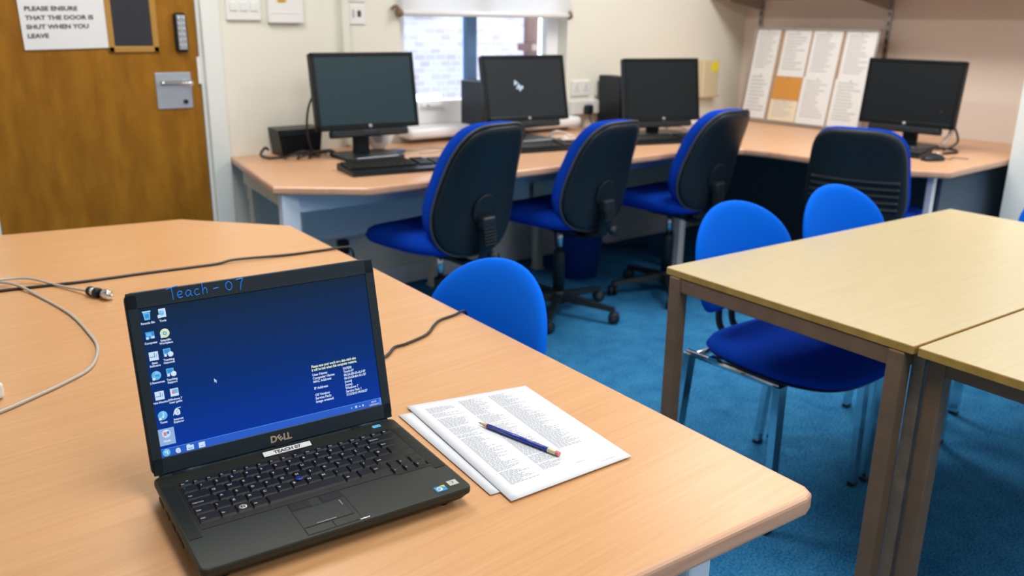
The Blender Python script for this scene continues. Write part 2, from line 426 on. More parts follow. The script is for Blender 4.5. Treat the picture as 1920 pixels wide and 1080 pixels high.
# skirting
b = MB().m('white'); b.box(((DX1+.1+XW)/2, YW-.009, .05), (XW-DX1-.1, .018, .10), .004); struct(b.build('baseboard_back'))
b = MB().m('white'); b.box((XW-.009, 2.73, .05), (.018, 2.0, .10), .004); struct(b.build('baseboard_right'))
# door casing
b = MB().m('greyw')
for x in (DX0-.04, DX1+.04): b.box((x, YW-.0125, 1.03), (.08, .025, 2.06), .006)
b.box(((DX0+DX1)/2, YW-.0125, 2.085), (DX1-DX0+.16, .025, .09), .006)
for x in (DX0+.006, DX1-.006): b.box((x, YW+.06, 1.02), (.012, .12, 2.04))
struct(b.build('trim_1'))
# the door (a leaf with its furniture)
d = MB().m('door'); dw = DX1-DX0-.03; dcx = (DX0+DX1)/2
d.box((dcx, YW+.025, 1.02), (dw, .044, 2.02), .002); door = struct(d.build('door_1'))
def dpart(n, b): return b.build(n, door, world=True)
b = MB().m('doorlip')
for x in (.955, 1.125): b.box((x, YW+.002, 1.52), (.025, .014, .69), .004)
for z in (1.1875, 1.8525): b.box((1.04, YW+.002, z), (.195, .014, .025), .004)
dpart('vision_panel_frame', b)
b = MB().m('darkglass'); b.box((1.04, YW+.001, 1.52), (.150, .006, .66)); dpart('vision_panel_glass', b)
b = MB().m('steel'); b.box((1.180, YW+.001, 1.021), (.146, .006, .148), .003); hp = dpart('lock_plate', b)
b = MB().m('chrome'); b.cyl((1.235, YW, 1.052), (1.235, YW-.045, 1.052), .011); b.tube([(1.235, YW-.045, 1.052), (1.20, YW-.05, 1.054), (1.115, YW-.046, 1.054)], .009, 12)
dpart('lever_handle', b)
b = MB().m('blackm'); b.cyl((1.222, YW-.001, .975), (1.222, YW-.010, .975), .009); dpart('keyhole', b)
b = MB().m('blackp'); b.box((1.226, YW-.008, 1.253), (.052, .03, .155), .014, 4); kp = dpart('keypad_lock', b)
b = MB().m('steel'); b.box((1.226, YW-.025, 1.253), (.034, .006, .135), .002)
for i in range(6):
    for sx in (-1, 1): b.m('chrome').box((1.226+sx*.009, YW-.031, 1.305-i*.021), (.010, .006, .012), .002)
b.build('keypad_buttons', kp, world=True)
b = MB().m('white'); b.box((DX1-.018, YW+.002, 1.10), (.012, .008, .11)); dpart('latch_strip', b)

# paper on the door
b = MB().m('paper2'); pv = Vector((1, 0, .022)).normalized(); pw = Vector((.012, 0, 1)).normalized()
o = Vector((.645, YW+.0015-.004, 1.188)); b.box(tuple(o+pv*.155+pw*.11), (.31, .0012, .22), rot=RY(-.022))
b.m('inkd')
for i, t in enumerate(['PLEASE ENSURE', 'THAT THE DOOR IS', 'SHUT WHEN YOU', 'LEAVE']):
    b.text(t, o+pv*.018+pw*(.140-i*.0325)+Vector((0, -.0012, 0)), pv, pw, .0215, .0009, mono=1.22)
tag(b.build('paper_notice'), 'white paper notice with black capitals taped to the brown wooden door', 'notice')

# window: frame and panes in the opening
b = MB().m('white')
yf = YW+.10
b.box(((WX0+WX1)/2, yf, .858), (WX1-WX0, .06, .115), .006)
b.box(((WX0+WX1)/2, yf, WZ1-.03), (WX1-WX0, .06, .06), .006)
for x in (WX0+.035, WX1-.045): b.box((x, yf, 1.55), (.07 if x < 3 else .09, .06, 1.40), .006)
win = struct(b.build('window_1'))
b = MB().m('winshade'); b.box((2.755, yf, 1.57), (.062, .05, 1.26), .004); b.box((3.02, yf+.02, 1.75), (.5, .03, .03)); b.build('window_mullion', win, world=True)
b = MB().m('glass'); b.box(((WX0+WX1)/2, yf+.01, 1.57), (WX1-WX0-.1, .004, 1.28)); b.build('window_pane', win, world=True)
b = MB().m('plastic_w'); b.box((2.49, yf-.04, .895), (.13, .02, .018), .005); b.cyl((2.46, yf-.02, .895), (2.46, yf-.05, .895), .008); b.build('window_handle', win, world=True)
b = MB().m('white'); b.box(((WX0+WX1)/2, YW-.035, .779), (WX1-WX0+.06, .17, .055), .024, 4); struct(b.build('trim_2'))          # sill
# roller blind
bl = thing('roller_blind', 'white roller blind pulled halfway down over the window', 'blind', ((WX0+WX1)/2, YW-.03, 1.33))
b = MB().m('blind'); b.box(((WX0+WX1)/2, YW-.03, 1.84), (WX1-WX0+.0, .0015, .98)); b.build('blind_fabric', bl, world=True)
b = MB().m('white'); b.tube([(WX0+.0, YW-.03, 1.345), (WX1-.02, YW-.03, 1.345)], .014, 14, False); b.build('bottom_bar', bl, world=True)
b = MB().m('plastic_w'); b.cyl((WX0-.02, YW-.045, 2.33), (WX1+.02, YW-.045, 2.33), .03); b.build('blind_roller', bl, world=True)
for x, sg in ((WX0-.015, -1), (WX1-.02, 1)):
    b = MB().m('bronze'); b.lathe((x+sg*.005, YW-.03, 1.345), [(.0, -.012), (.019, -.010), (.021, 0), (.017, .012), (0, .014)], 14, 'x')
    b.tube([(x, YW-.03, 1.355), (x+sg*.014, YW-.02, 1.375), (x+sg*.034, YW-.012, 1.362)], .008, 8); b.build('end_clip', bl, world=True)
# outside
b = MB().m('brick'); b.box((3.6, 6.9, 1.1), (9, .3, 3.8)); struct(b.build('wall_outside'))
b = MB().m('asphalt'); b.box((3.6, 5.45, -.35), (9, 2.9, .1)); struct(b.build('floor_outside'))
b = MB().m('white')
b.box((3.72, 6.72, 1.42), (1.5, .05, .12)); b.box((3.72, 6.72, .62), (1.5, .05, .10)); struct(b.build('trim_outside'))
b = MB().m('drain'); b.cyl((4.89, 5.9, -.3), (4.89, 5.9, 4.0), .085); b.box((4.89, 5.9, 1.1), (.2, .2, .06), .01)
tag(b.build('drainpipe'), 'dark brown drainpipe outside, seen through the right edge of the window', 'pipe')

# ceiling lamps
for i, (x, y, k) in enumerate(LAMPS):
    t = thing('ceiling_light', 'rectangular white ceiling light panel with glowing diffuser, out of frame overhead', 'ceiling light', (x, y, CEIL), 0, 'ceiling light panels')
    b = MB().m('white'); b.box((x, y-.61, CEIL-.03), (.66, .02, .06)); b.box((x, y+.61, CEIL-.03), (.66, .02, .06)); b.box((x-.32, y, CEIL-.03), (.02, 1.2, .06)); b.box((x+.32, y, CEIL-.03), (.02, 1.2, .06))
    b.build('lamp_frame', t, world=True)
    b = MB().m('diffuser'); b.box((x, y, CEIL-.035), (.62, 1.2, .02)); b.build('lamp_diffuser', t, world=True)

# wall shelf on the right wall with uprights
t = thing('wall_shelf', 'brown shelf high on the right wall above the pinboard', 'shelf', (XW-.17, 2.6, 1.45))
b = MB().m('shelfb'); b.box((XW-.20, 2.75, 1.478), (.36, 2.0, .03), .003); b.build('shelf_board', t, world=True)
for y in (3.62, 2.74):
    b = MB().m('alu'); b.box((XW-.006, y, 1.65), (.012, .028, 1.3), .002)
    b.m('blackm')
    for k in range(20): b.box((XW-.0125, y, 1.03+k*.05), (.001, .010, .022))
    b.build('slotted_upright', t, world=True)
for y in (3.62, 2.74):
    b = MB().m('alu'); b.add([(XW-.01, y-.004, 1.463), (XW-.34, y-.004, 1.463), (XW-.34, y-.004, 1.45), (XW-.01, y-.004, 1.40), (XW-.01, y+.004, 1.463), (XW-.34, y+.004, 1.463), (XW-.34, y+.004, 1.45), (XW-.01, y+.004, 1.40)], [(0, 1, 2, 3), (7, 6, 5, 4), (0, 4, 5, 1), (1, 5, 6, 2), (2, 6, 7, 3), (3, 7, 4, 0)])
    b.build('shelf_bracket', t, world=True)

# vertical trunking on the back wall
b = MB().m('wall'); b.box((1.972, YW-.014, 1.67), (.034, .028, 1.86), .004); b.m('greyw').box((1.972, YW-.0285, 1.67), (.004, .002, 1.86)); tag(b.build('cable_trunking'), 'cream vertical cable trunking on the wall behind the leftmost monitor', 'trunking')
# switches and small notices at the top edge
def plate(x, z, w_, h, label, name='light_switch', rockers=3, cat='switch', mt='plastic_w'):
    t = thing(name, label, cat, (x, YW, z-h/2))
    b = MB().m(mt); b.box((x, YW-.007, z), (w_, .014, h), .004); b.build('face_plate', t, world=True)
    for i in range(rockers):
        cx = x+(i-(rockers-1)/2)*w_/(rockers+.4)
        b = MB().m('greyw'); b.box((cx, YW-.015, z+.004), (w_/(rockers+1.6), .007, h*.36), .003); b.build('rocker', t, world=True)
    return t
plate(1.497, 1.355, .152, .105, 'white three gang light switch panel, nearest the door frame')
t = thing('wall_thermostat', 'white wall box with a small green and yellow picture, right of the switch panel', 'wall box', (1.685, YW, 1.29))
b = MB().m('plastic_w'); b.box((1.685, YW-.012, 1.37), (.165, .024, .155), .005); b.build('housing', t, world=True)
b = MB().m('stk_y'); b.box((1.665, YW-.0245, 1.405), (.045, .002, .05)); b.m('orange').box((1.665, YW-.0247, 1.385), (.03, .002, .012)); b.build('picture_label', t, world=True)
b = MB().m('greyw'); b.box((1.685, YW-.0245, 1.335), (.15, .002, .003)); b.build('seam', t, world=True)
t = thing('wall_notice', 'small white card with a dark picture on the wall beside the trunking', 'notice', (2.038, YW, 1.29))
b = MB().m('plastic_w'); b.box((2.038, YW-.004, 1.335), (.088, .008, .088), .002); b.build('card', t, world=True)
b = MB().m('inkd'); b.box((2.05, YW-.009, 1.338), (.018, .001, .028)); b.m('inkg').box((2.02, YW-.009, 1.338), (.012, .001, .035)); b.build('printed_picture', t, world=True)
b = MB().m('plastic_w'); b.box((2.034, YW-.004, 1.43), (.10, .008, .08), .002); b.m('inkg').rows((1.995, YW-.0086, 1.40), (1, 0, 0), (0, 0, 1), .08, 1, .01, .006, rng); tag(b.build('wall_card'), 'white printed card at the top edge of the photo, above the small dark picture', 'notice')

def socket(x, z, label, group=None, gang=2, plug=False, y=YW):
    w_ = .146 if gang == 2 else .086
    t = thing('wall_socket', label, 'socket', (x, y, z-.043), 0, group)
    b = MB().m('plastic_w'); b.box((x, y-.006, z), (w_, .012, .086), .004); b.build('face_plate', t, world=True)
    for g in range(gang):
        cx = x+(g-(gang-1)/2)*.07
        b = MB().m('blackm'); b.box((cx, y-.0125, z+.004), (.004, .002, .010)); b.box((cx-.011, y-.0125, z-.014), (.008, .002, .004)); b.box((cx+.011, y-.0125, z-.014), (.008, .002, .004)); b.build('pin_hole', t, world=True)
        b = MB().m('greyw'); b.box((cx+.004, y-.014, z+.028), (.010, .008, .018), .002); b.build('rocker', t, world=True)
    return t
socket(3.46, .952, 'white double socket on the wall between the second and third monitors')
socket(3.625, .948, 'white socket directly left of the third monitor', gang=1)
b = MB().m('plastic_w'); b.box((3.51, YW-.02, .845), (.27, .04, .075), .004); tag(b.build('socket_box'), 'white surface trunking box under the sockets right of the window', 'trunking')
t = thing('power_plug', 'black power plug in the wall box right of the window', 'plug', (3.478, YW-.07, .80))
b = MB().m('blackp'); b.box((3.478, YW-.062, .835), (.05, .04, .055), .012, 3); b.build('plug_body', t, world=True)
b = MB().m('cableb'); b.tube([(3.478, YW-.07, .812), (3.478, YW-.085, .77), (3.50, YW-.10, .745), (3.56, YW-.12, .737)], .004, 8); b.build('plug_lead', t, world=True)
socket(4.66, .905, 'white socket plate in the corner near the pinboard', gang=1)
t = thing('intercom_box', 'beige wall box with a yellow sticker, beside the third monitor', 'wall box', (4.56, YW, .845))
b = MB().m('boxbeige'); b.box((4.545, YW-.03, .975), (.15, .06, .235), .008); b.build('housing', t, world=True)
b = MB().m('yellow'); b.box((4.575, YW-.061, 1.05), (.06, .002, .06)); b.build('sticker', t, world=True)

# under the counter: horizontal trunking, low sockets and leads
b = MB().m('plastic_w'); b.box((3.15, YW-.02, .58), (3.4, .04, .09), .004); tag(b.build('dado_trunking'), 'white horizontal trunking along the wall beneath the counter', 'trunking')
t = thing('wall_socket', 'dark plug and blue grey socket low on the wall beyond the desk edge', 'socket', (1.915, YW, .19))
b = MB().m('steelblue'); b.box((1.925, YW-.006, .245), (.10, .012, .12), .003); b.build('face_plate', t, world=True)
b = MB().m('blackp'); b.box((1.903, YW-.03, .25), (.055, .045, .075), .012, 3); b.build('plug', t, world=True)
b = MB().m('cableb'); b.tube([(1.90, YW-.05, .22), (1.89, YW-.07, .12), (1.80, YW-.12, .02), (1.5, YW-.4, .008)], .004, 8); b.build('plug_lead', t, world=True)
t = thing('wall_socket', 'low white socket with black plug and dangling lead behind the third swivel chair', 'socket', (3.62, YW, .26))
b = MB().m('plastic_w'); b.box((3.62, YW-.006, .30), (.146, .012, .086), .003); b.build('face_plate', t, world=True)
b = MB().m('blackp'); b.box((3.60, YW-.03, .30), (.045, .04, .055), .01, 3); b.build('plug', t, world=True)
b = MB().m('cableb'); b.tube([(3.60, YW-.045, .28), (3.58, YW-.06, .16), (3.60, YW-.08, .05), (3.70, YW-.12, .008), (3.9, YW-.2, .006)], .0045, 8); b.build('plug_lead', t, world=True)

# ================================================================== the counter round two walls
TZ = .73
ct = thing('wall_counter', 'long peach beech counter running along the back and right walls', 'counter', (3.0, 3.2, 0))
poly = [(1.392, YW-.003), (1.252, 2.976), (1.525, 2.764), (3.36, 2.752), (3.47, 2.72), (3.545, 2.64), (3.578, 2.53), (3.612, 1.86), (3.735, 1.712), (4.295, 1.735), (XW-.003, 1.735), (XW-.003, YW-.003)]
b = MB().m('counter'); b.prism(poly, TZ-.032, TZ, .010, 3, edge='desklip'); top = b.build('worktop', ct, world=True)
def post(x, y, nm='leg', mt='steelblue', sx=.045, sy=.045, z1=TZ-.033):
    b = MB().m(mt); b.box((x, y, z1/2+.002), (sx, sy, z1-.004), .004); b.box((x, y, .006), (sx+.01, sy+.01, .012), .002); return b.build(nm, ct, world=True)
post(1.315, 2.985, sx=.07, sy=.04); post(1.44, 3.62, mt='cream'); post(3.60, 3.06, mt='white'); post(3.76, 1.80, mt='white', sx=.03, sy=.03); post(3.0, 3.55, mt='cream'); post(4.7, 1.85, mt='shade_slate')
post(2.35, 3.62, mt='cream', sx=.03)
b = MB().m('steelblue'); b.box((2.45, 2.99, TZ-.075), (2.24, .02, .07), .003); b.build('front_rail', ct, world=True)
b = MB().m('cream'); b.box((1.365, 3.35, TZ-.075), (.02, .55, .05), .003, rot=RZ(-.14)); b.build('side_rail', ct, world=True)
b = MB().m('shade_slate'); b.box((4.62, 2.74, .355), (.02, 1.92, .66), .003); b.build('light_shade_panel', ct, world=True)  # added dark sheet, painting the deep shade on the right wall under the counter
for x0, x1 in ((1.64, 2.30), (2.33, 2.97), (3.03, 3.56)):
    b = MB().m('steelblue'); b.box(((x0+x1)/2, 3.60, .515), (x1-x0, .018, .36), .003); b.build('light_shade_panel', ct, world=True)  # added pale panels, their colour brightens the wall beneath the back counter
b = MB().m('shade_slate'); b.box((4.25, 1.83, .355), (.70, .02, .66), .003); b.build('shade_end_panel', ct, world=True)  # added dark sheet that carries the painted shade on towards the pier

# ================================================================== monitors
def monitor(loc, yaw, tilt, label, W=.483, H=.324, cz=1.0, soundbar=True, logo='silver', screen='panel_dark', bar_off=0, base_back=0.0):
    t = thing('monitor', label, 'monitor', (loc[0], loc[1], TZ), yaw, 'black monitors on the counter')
    # local: x right, -y towards the viewer, z up
    X = TR(0, 0, cz-TZ) @ RX(-tilt)
    b = MB().m('blackg').xf(X); bz = .017
    b.box((0, .022, 0), (W, .035, H), .006); b.box((0, .05, -.01), (W*.6, .04, H*.6), .015)
    for x in (-W/2+bz/2, W/2-bz/2): b.box((x, .001, 0), (bz, .012, H), .003)
    b.box((0, .001, H/2-bz/2), (W, .012, bz), .003); b.box((0, .001, -H/2+bz*.7), (W, .012, bz*1.4), .003)
    b.build('housing', t)
    b = MB().m(screen).xf(X); b.box((0, .002, .003), (W-2*bz+.002, .006, H-2.4*bz+.002)); b.build('screen', t)
    b = MB().m('logo_s').xf(X); b.lathe((0, -.006, -H/2+bz*.72), [(0, -.001), (.0085, -.001), (.0085, .001), (0, .001)], 20, 'y')
    b.box((0, -.008, -H/2+bz*.72), (.012, .001, .004)); b.build('round_badge', t)
    if soundbar:
        b = MB().m('blackp').xf(X); b.box((bar_off, .012, -H/2-.016), (W*.76, .045, .033), .009, 3); b.m('blackm')
        for sx in (-1, 1): b.box((bar_off+sx*W*.2, -.011, -H/2-.016), (W*.26, .002, .022))
        b.build('speaker_bar', t)
    y0 = .075+base_back
    b = MB().m('blackp'); b.box((0, y0, .14), (.075, .03, .27), .008); b.box((0, y0-.02, .20), (.10, .05, .08), .01); b.build('neck', t)
    b = MB().m('blackp'); b.prism([(x, y+y0-.06) for x, y in rrect(-.14, -.12, .14, .12, .04)], .001, .014, .004, 2); b.m('steelblue').box((0, y0-.17, .010), (.20, .012, .010), .003); b.build('stand_base', t)
    return t, X, W, H
m1 = monitor((1.887, 3.405), -.059, .16, 'black widescreen monitor farthest left, nearest the door', cz=1.018, screen='panel_teal')
m2 = monitor((2.818, 3.45), -.112, .22, 'black monitor standing in front of the window, showing a small white logo', cz=.994, screen='panel_lit')
m3 = monitor((3.587, 3.235), -.245, .167, 'black monitor right of the window, beside the beige wall box', cz=.972, W=.47, H=.33)
m4 = monitor((4.300, 2.236), -1.495, .122, 'black monitor facing away from the right wall, beside the pinboard', W=.478, cz=.999)
# screensaver mark on the second monitor
t, X, W, H = m2
b = MB().m('s_white').xf(X @ TR(-.045, -.0055, -.004) @ RY(.55))
b.text('v', (-.040, 0, .006), (1, 0, 0), (0, 0, 1), .036, .003); b.text('N', (-.016, 0, -.004), (1, 0, 0), (0, 0, 1), .034, .003); b.text("'", (.010, 0, -.002), (1, 0, 0), (0, 0, 1), .03, .003)
b.build('screen_logo', t)

def tower(x, y, label, rz=0):
    t = thing('desktop_computer', label, 'computer', (x, y, TZ+.001), rz, 'small black computers behind the monitors')
    b = MB().m('blackp'); b.box((0, 0, .147), (.085, .20, .293), .006); b.build('casing', t)
    b = MB().m('blackg'); b.box((0, -.103, .147), (.075, .008, .285), .003); b.build('front_bezel', t)
    b = MB().m('greyw'); b.box((0, -.1075, .24), (.05, .001, .006)); b.build('drive_slot', t)
    return t
tower(2.655, 3.63, 'slim black computer standing behind the left edge of the window monitor')
tower(3.612, 3.62, 'slim black computer behind the left edge of the monitor by the beige wall box', -.1)

def keyboard(x, y, rz, label, D=.165):
    t = thing('keyboard', label, 'keyboard', (x, y, TZ+.001), rz, 'black keyboards on the counter')
    b = MB().m('blackp'); W = .46
    b.add([(-W/2, -D/2, 0), (W/2, -D/2, 0), (W/2, D/2, 0), (-W/2, D/2, 0), (-W/2, -D/2, .012), (W/2, -D/2, .012), (W/2, D/2, .026), (-W/2, D/2, .026)], [(3, 2, 1, 0), (4, 5, 6, 7), (0, 1, 5, 4), (1, 2, 6, 5), (2, 3, 7, 6), (3, 0, 4, 7)])
    b.build('case', t)
    X = TR(0, (D-.165)/2, .019+(D-.165)*.04) @ RX(math.atan(.014/D))
    b = MB().m('keyc').xf(X)
    for rr in range(6):
        zy = .062-rr*.0195-(0 if rr == 0 else .006)
        xs = [(-.213+k*.0191, .0165) for k in range(15)] if rr != 5 else [(-.211, .024), (-.183, .024), (-.157, .024), (-.092, .098), (-.028, .024), (0, .024), (.028, .024), (.054, .022)]
        for xx, ww in xs: b.box((xx, zy, .004), (ww, .0165 if rr else .012, .008), .0015, 1)
        for k in range(3): b.box((.090+k*.0191, zy, .004), (.0165, .0165 if rr else .012, .008), .0015, 1)
        if rr:
            for k in range(4): b.box((.158+k*.0191, zy, .004), (.0165, .0165, .008), .0015, 1)
    k = b.build('keys', t); k['kind'] = 'stuff'
    b = MB().m('blackg').xf(X); b.box((0, -.0765-(D-.165)/2, .001), (.44, .012+(D-.165), .004), .001); b.build('palm_edge', t)
    return t
keyboard(1.825, 3.045, -.15, 'black keyboard in front of the leftmost monitor', .195)
keyboard(2.70, 3.165, -.18, 'black keyboard in front of the window monitor, between two swivel chairs')
keyboard(3.40, 3.03, -.30, 'black keyboard in front of the third monitor from the left')
keyboard(4.02, 2.215, -1.45, 'black keyboard half hidden behind the far right swivel chair')

def mouse(x, y, rz, label, mt='blackp'):
    t = thing('computer_mouse', label, 'mouse', (x, y, TZ+.001), rz)
    prof = []
    rings = []
    for i in range(9):
        q = i/8; yy = -.055+.11*q; wd = .031*math.sin(PI*min(1, max(0, .12+.78*q)))**.5; h = .034*math.sin(PI*(.10+.75*q))**.8
        rings.append([(wd*math.cos(a), yy, max(0, h*math.sin(a))) for a in [PI*k/10 for k in range(11)]])
    b = MB().m(mt); b.ring(rings); b.build('mouse_body', t)
    b = MB().m('greyw'); b.lathe((0, .024, .028), [(0, -.003), (.007, -.003), (.007, .003), (0, .003)], 14, 'x'); b.build('scroll_wheel', t)
    b = MB().m('cableb' if mt == 'blackp' else 'cableg'); b.tube([(0, .055, .01), (.01, .09, .004), (-.02, .14, .004), (.03, .18, .004)], .002, 6); b.build('mouse_cable', t)
    return t
mouse(3.975, 1.915, -1.9, 'black mouse on the right wing of the counter below the far right monitor')
mouse(2.93, 3.27, -.5, 'pale mouse with cable beside the window monitor', 'pinkish')

# clutter by the first monitor
b = MB().m('blackg'); X = TR(1.645, 3.66, TZ+.001); b.xf(X)
b.add([(-.07, -.05, 0), (.11, -.05, 0), (.11, .06, 0), (-.07, .06, 0), (-.085, -.05, .115), (.125, -.05, .115), (.125, .06, .12), (-.085, .06, .12)], [(3, 2, 1, 0), (0, 1, 5, 4), (1, 2, 6, 5), (2, 3, 7, 6), (3, 0, 4, 7), (4, 5, 6, 7)])
b.m('blackp'); b.box((.02, -.052, .10), (.19, .006, .02), .002)
tag(b.build('speaker_box'), 'black open box on the counter left of the leftmost monitor', 'box')
b = MB().m('cableb'); rr_ = random.Random(3)
pts = []
for i in range(26):
    a = i*.9; pts.append((1.60+.075*math.cos(a)+i*.0065, 3.53+.045*math.sin(a*1.1), TZ+.006+.010*(1+math.sin(i*1.7))))
b.tube(pts, .004, 6, sub=5)
b.tube([(1.53, 3.66, TZ+.03), (1.50, 3.62, TZ+.045), (1.47, 3.60, TZ+.02), (1.50, 3.58, TZ+.006), (1.56, 3.57, TZ+.006)], .006, 6)
tag(b.build('cable_tangle'), 'tangle of black cables beneath the leftmost monitor', 'cable')
b = MB().m('cableb'); b.tube([(1.70, 3.50, TZ+.30), (1.672, 3.53, TZ+.22), (1.668, 3.55, TZ+.12), (1.69, 3.56, TZ+.03), (1.74, 3.57, TZ+.006)], .005, 6); tag(b.build('monitor_lead'), 'black lead hanging down the left side of the leftmost monitor', 'cable')
t = thing('tape_roll', 'roll of pale tape on the counter right of the leftmost monitor stand', 'tape', (2.05, 3.60, TZ+.001), -.6)
b = MB().m('paper2')
b.lathe((0, 0, .052), [(.022, -.028), (.052, -.028), (.052, .028), (.022, .028), (.022, -.028)], 28, 'y'); b.build('roll', t)
b = MB().m('blackm'); b.lathe((0, 0, .052), [(0, -.02), (.0215, -.02), (.0215, .02), (0, .02)], 20, 'y'); b.build('roll_core', t)
b = MB().m('navy'); b.box((2.04, 3.46, TZ+.007), (.11, .07, .010), .003, rot=RZ(.3)); tag(b.build('usb_hub'), 'small blue grey gadget on the counter beside the tape roll', 'gadget')
b = MB().m('cableg'); b.tube([(2.10, 3.52, TZ+.004), (2.16, 3.46, TZ+.004), (2.26, 3.50, TZ+.004), (2.30, 3.42, TZ+.004), (2.22, 3.36, TZ+.004), (2.12, 3.36, TZ+.004)], .0028, 6); tag(b.build('white_lead'), 'thin pale lead curling on the counter right of the leftmost keyboard', 'cable')
b = MB().m('pinkish'); b.tube([(2.96, 3.42, TZ+.006), (3.02, 3.36, TZ+.02), (3.10, 3.40, TZ+.01), (3.06, 3.48, TZ+.03), (2.98, 3.44, TZ+.015), (3.05, 3.33, TZ+.006), (3.18, 3.38, TZ+.006)], .007, 8); tag(b.build('beige_lead'), 'bunched beige lead on the counter right of the window monitor', 'cable')
b = MB().m('pinkish'); b.tube([(3.78, 3.30, TZ+.006), (3.86, 3.24, TZ+.014), (3.92, 3.32, TZ+.008), (3.84, 3.38, TZ+.02), (3.74, 3.32, TZ+.008), (3.88, 3.18, TZ+.006), (4.02, 3.22, TZ+.006)], .007, 8); tag(b.build('beige_lead'), 'bunched beige lead on the counter right of the third monitor', 'cable')
b = MB().m('plastic_w'); b.box((4.10, 3.52, TZ+.021), (.16, .10, .04), .006, rot=RZ(-.2)); tag(b.build('network_box'), 'small white box on the counter beneath the beige wall box', 'box')
b = MB().m('pinkish'); b.tube([(4.33, 2.05, TZ+.03), (4.36, 2.03, TZ+.10), (4.34, 2.06, TZ+.17)], .012, 8); b.m('cableb').tube([(4.28, 2.02, TZ+.01), (4.33, 1.98, TZ+.05), (4.37, 2.02, TZ+.11), (4.33, 2.04, TZ+.16), (4.30, 2.07, TZ+.19)], .006, 6)
b.tube([(4.20, 1.98, TZ+.006), (4.30, 1.96, TZ+.008), (4.36, 2.02, TZ+.01), (4.26, 2.06, TZ+.02)], .006, 6)
tag(b.build('cable_bundle'), 'bundle of black and beige leads behind the far right monitor', 'cable')

# ================================================================== pinboard leaning on the right wall
bb = Vector((4.62, 3.505, TZ+.002)); bt_x = 4.72; hgt = .572; lean = math.asin((bt_x-4.62)/hgt)
yax = Vector((0, -1, 0)); up = Vector((math.sin(lean), 0, math.cos(lean))); nrm = Vector((-math.cos(lean), 0, math.sin(lean)))
XB = Matrix(((yax.x, up.x, nrm.x, bb.x), (yax.y, up.y, nrm.y, bb.y), (yax.z, up.z, nrm.z, bb.z), (0, 0, 0, 1)))   # local x along board, y up, z out
BW = .838
pb = thing('pinboard', 'framed pinboard covered with printed sheets, leaning against the right wall', 'pinboard', tuple(bb))
b = MB().m('cork').xf(XB); b.box((BW/2, hgt/2, -.004), (BW-.01, hgt-.01, .010)); b.build('cork_panel', pb, world=True)
b = MB().m('alu').xf(XB)
for yy in (.006, hgt-.006): b.box((BW/2, yy, 0), (BW, .012, .016), .002)
for xx in (.006, BW-.006): b.box((xx, hgt/2, 0), (.012, hgt, .016), .002)
b.build('frame', pb, world=True)
def sheet(x0, x1, y0, y1, label, mt='paper2', ncol=1, rot=0, n=None, ink='inkg', seed=1, z=.0025):
    x0, x1, y0, y1 = x0*.952, x1*.952, y0*.953, y1*.953
    rd = random.Random(seed); b = MB().m(mt).xf(XB @ TR(x0, y0, z) @ RZ(rot)); W, H = x1-x0, y1-y0
    b.box((W/2, H/2, 0), (W, H, .0008))
    if n:
        b.m(ink); b.rows((W*.12, H*.90, .0007), (1, 0, 0), (0, 1, 0), W*.76, n, H*.82/n, H*.82/n*.5, rd, fill=(.55, 1), wl=(.008, .02))
    b.m('alu'); b.lathe((W*.5, H-.008, .003), [(0, -.002), (.004, -.002), (.003, .003), (0, .004)], 10)
    return tag(b.build('notice_sheet' if mt != 'orange' else 'orange_card'), label, 'notice' if mt != 'orange' else 'card', 'sheets pinned on the board')
sheet(.022, .198, .305, .585, 'printed sheet at the top left of the pinboard', n=13, seed=2)
sheet(.022, .198, .022, .310, 'printed sheet at the bottom left of the pinboard', n=10, seed=3, z=.0034)
sheet(.232, .425, .300, .585, 'printed sheet at the top of the pinboard, above the orange card', n=12, seed=4)
sheet(.225, .425, .155, .298, 'plain orange card pinned between two sheets', 'orange', seed=5)
sheet(.225, .425, .020, .152, 'cream sheet at the bottom of the pinboard, below the orange card', 'creamp', n=7, seed=6, z=.004)
sheet(.440, .640, .300, .585, 'printed sheet at the top of the third column on the pinboard', n=14, seed=7)
sheet(.430, .640, .018, .305, 'printed sheet at the bottom of the third column on the pinboard', n=13, seed=8, z=.0034)
sheet(.665, .865, .300, .585, 'printed sheet at the top right of the pinboard', n=14, seed=9)
sheet(.655, .860, .020, .305, 'printed sheet at the bottom right of the pinboard', n=12, seed=10, z=.0034)

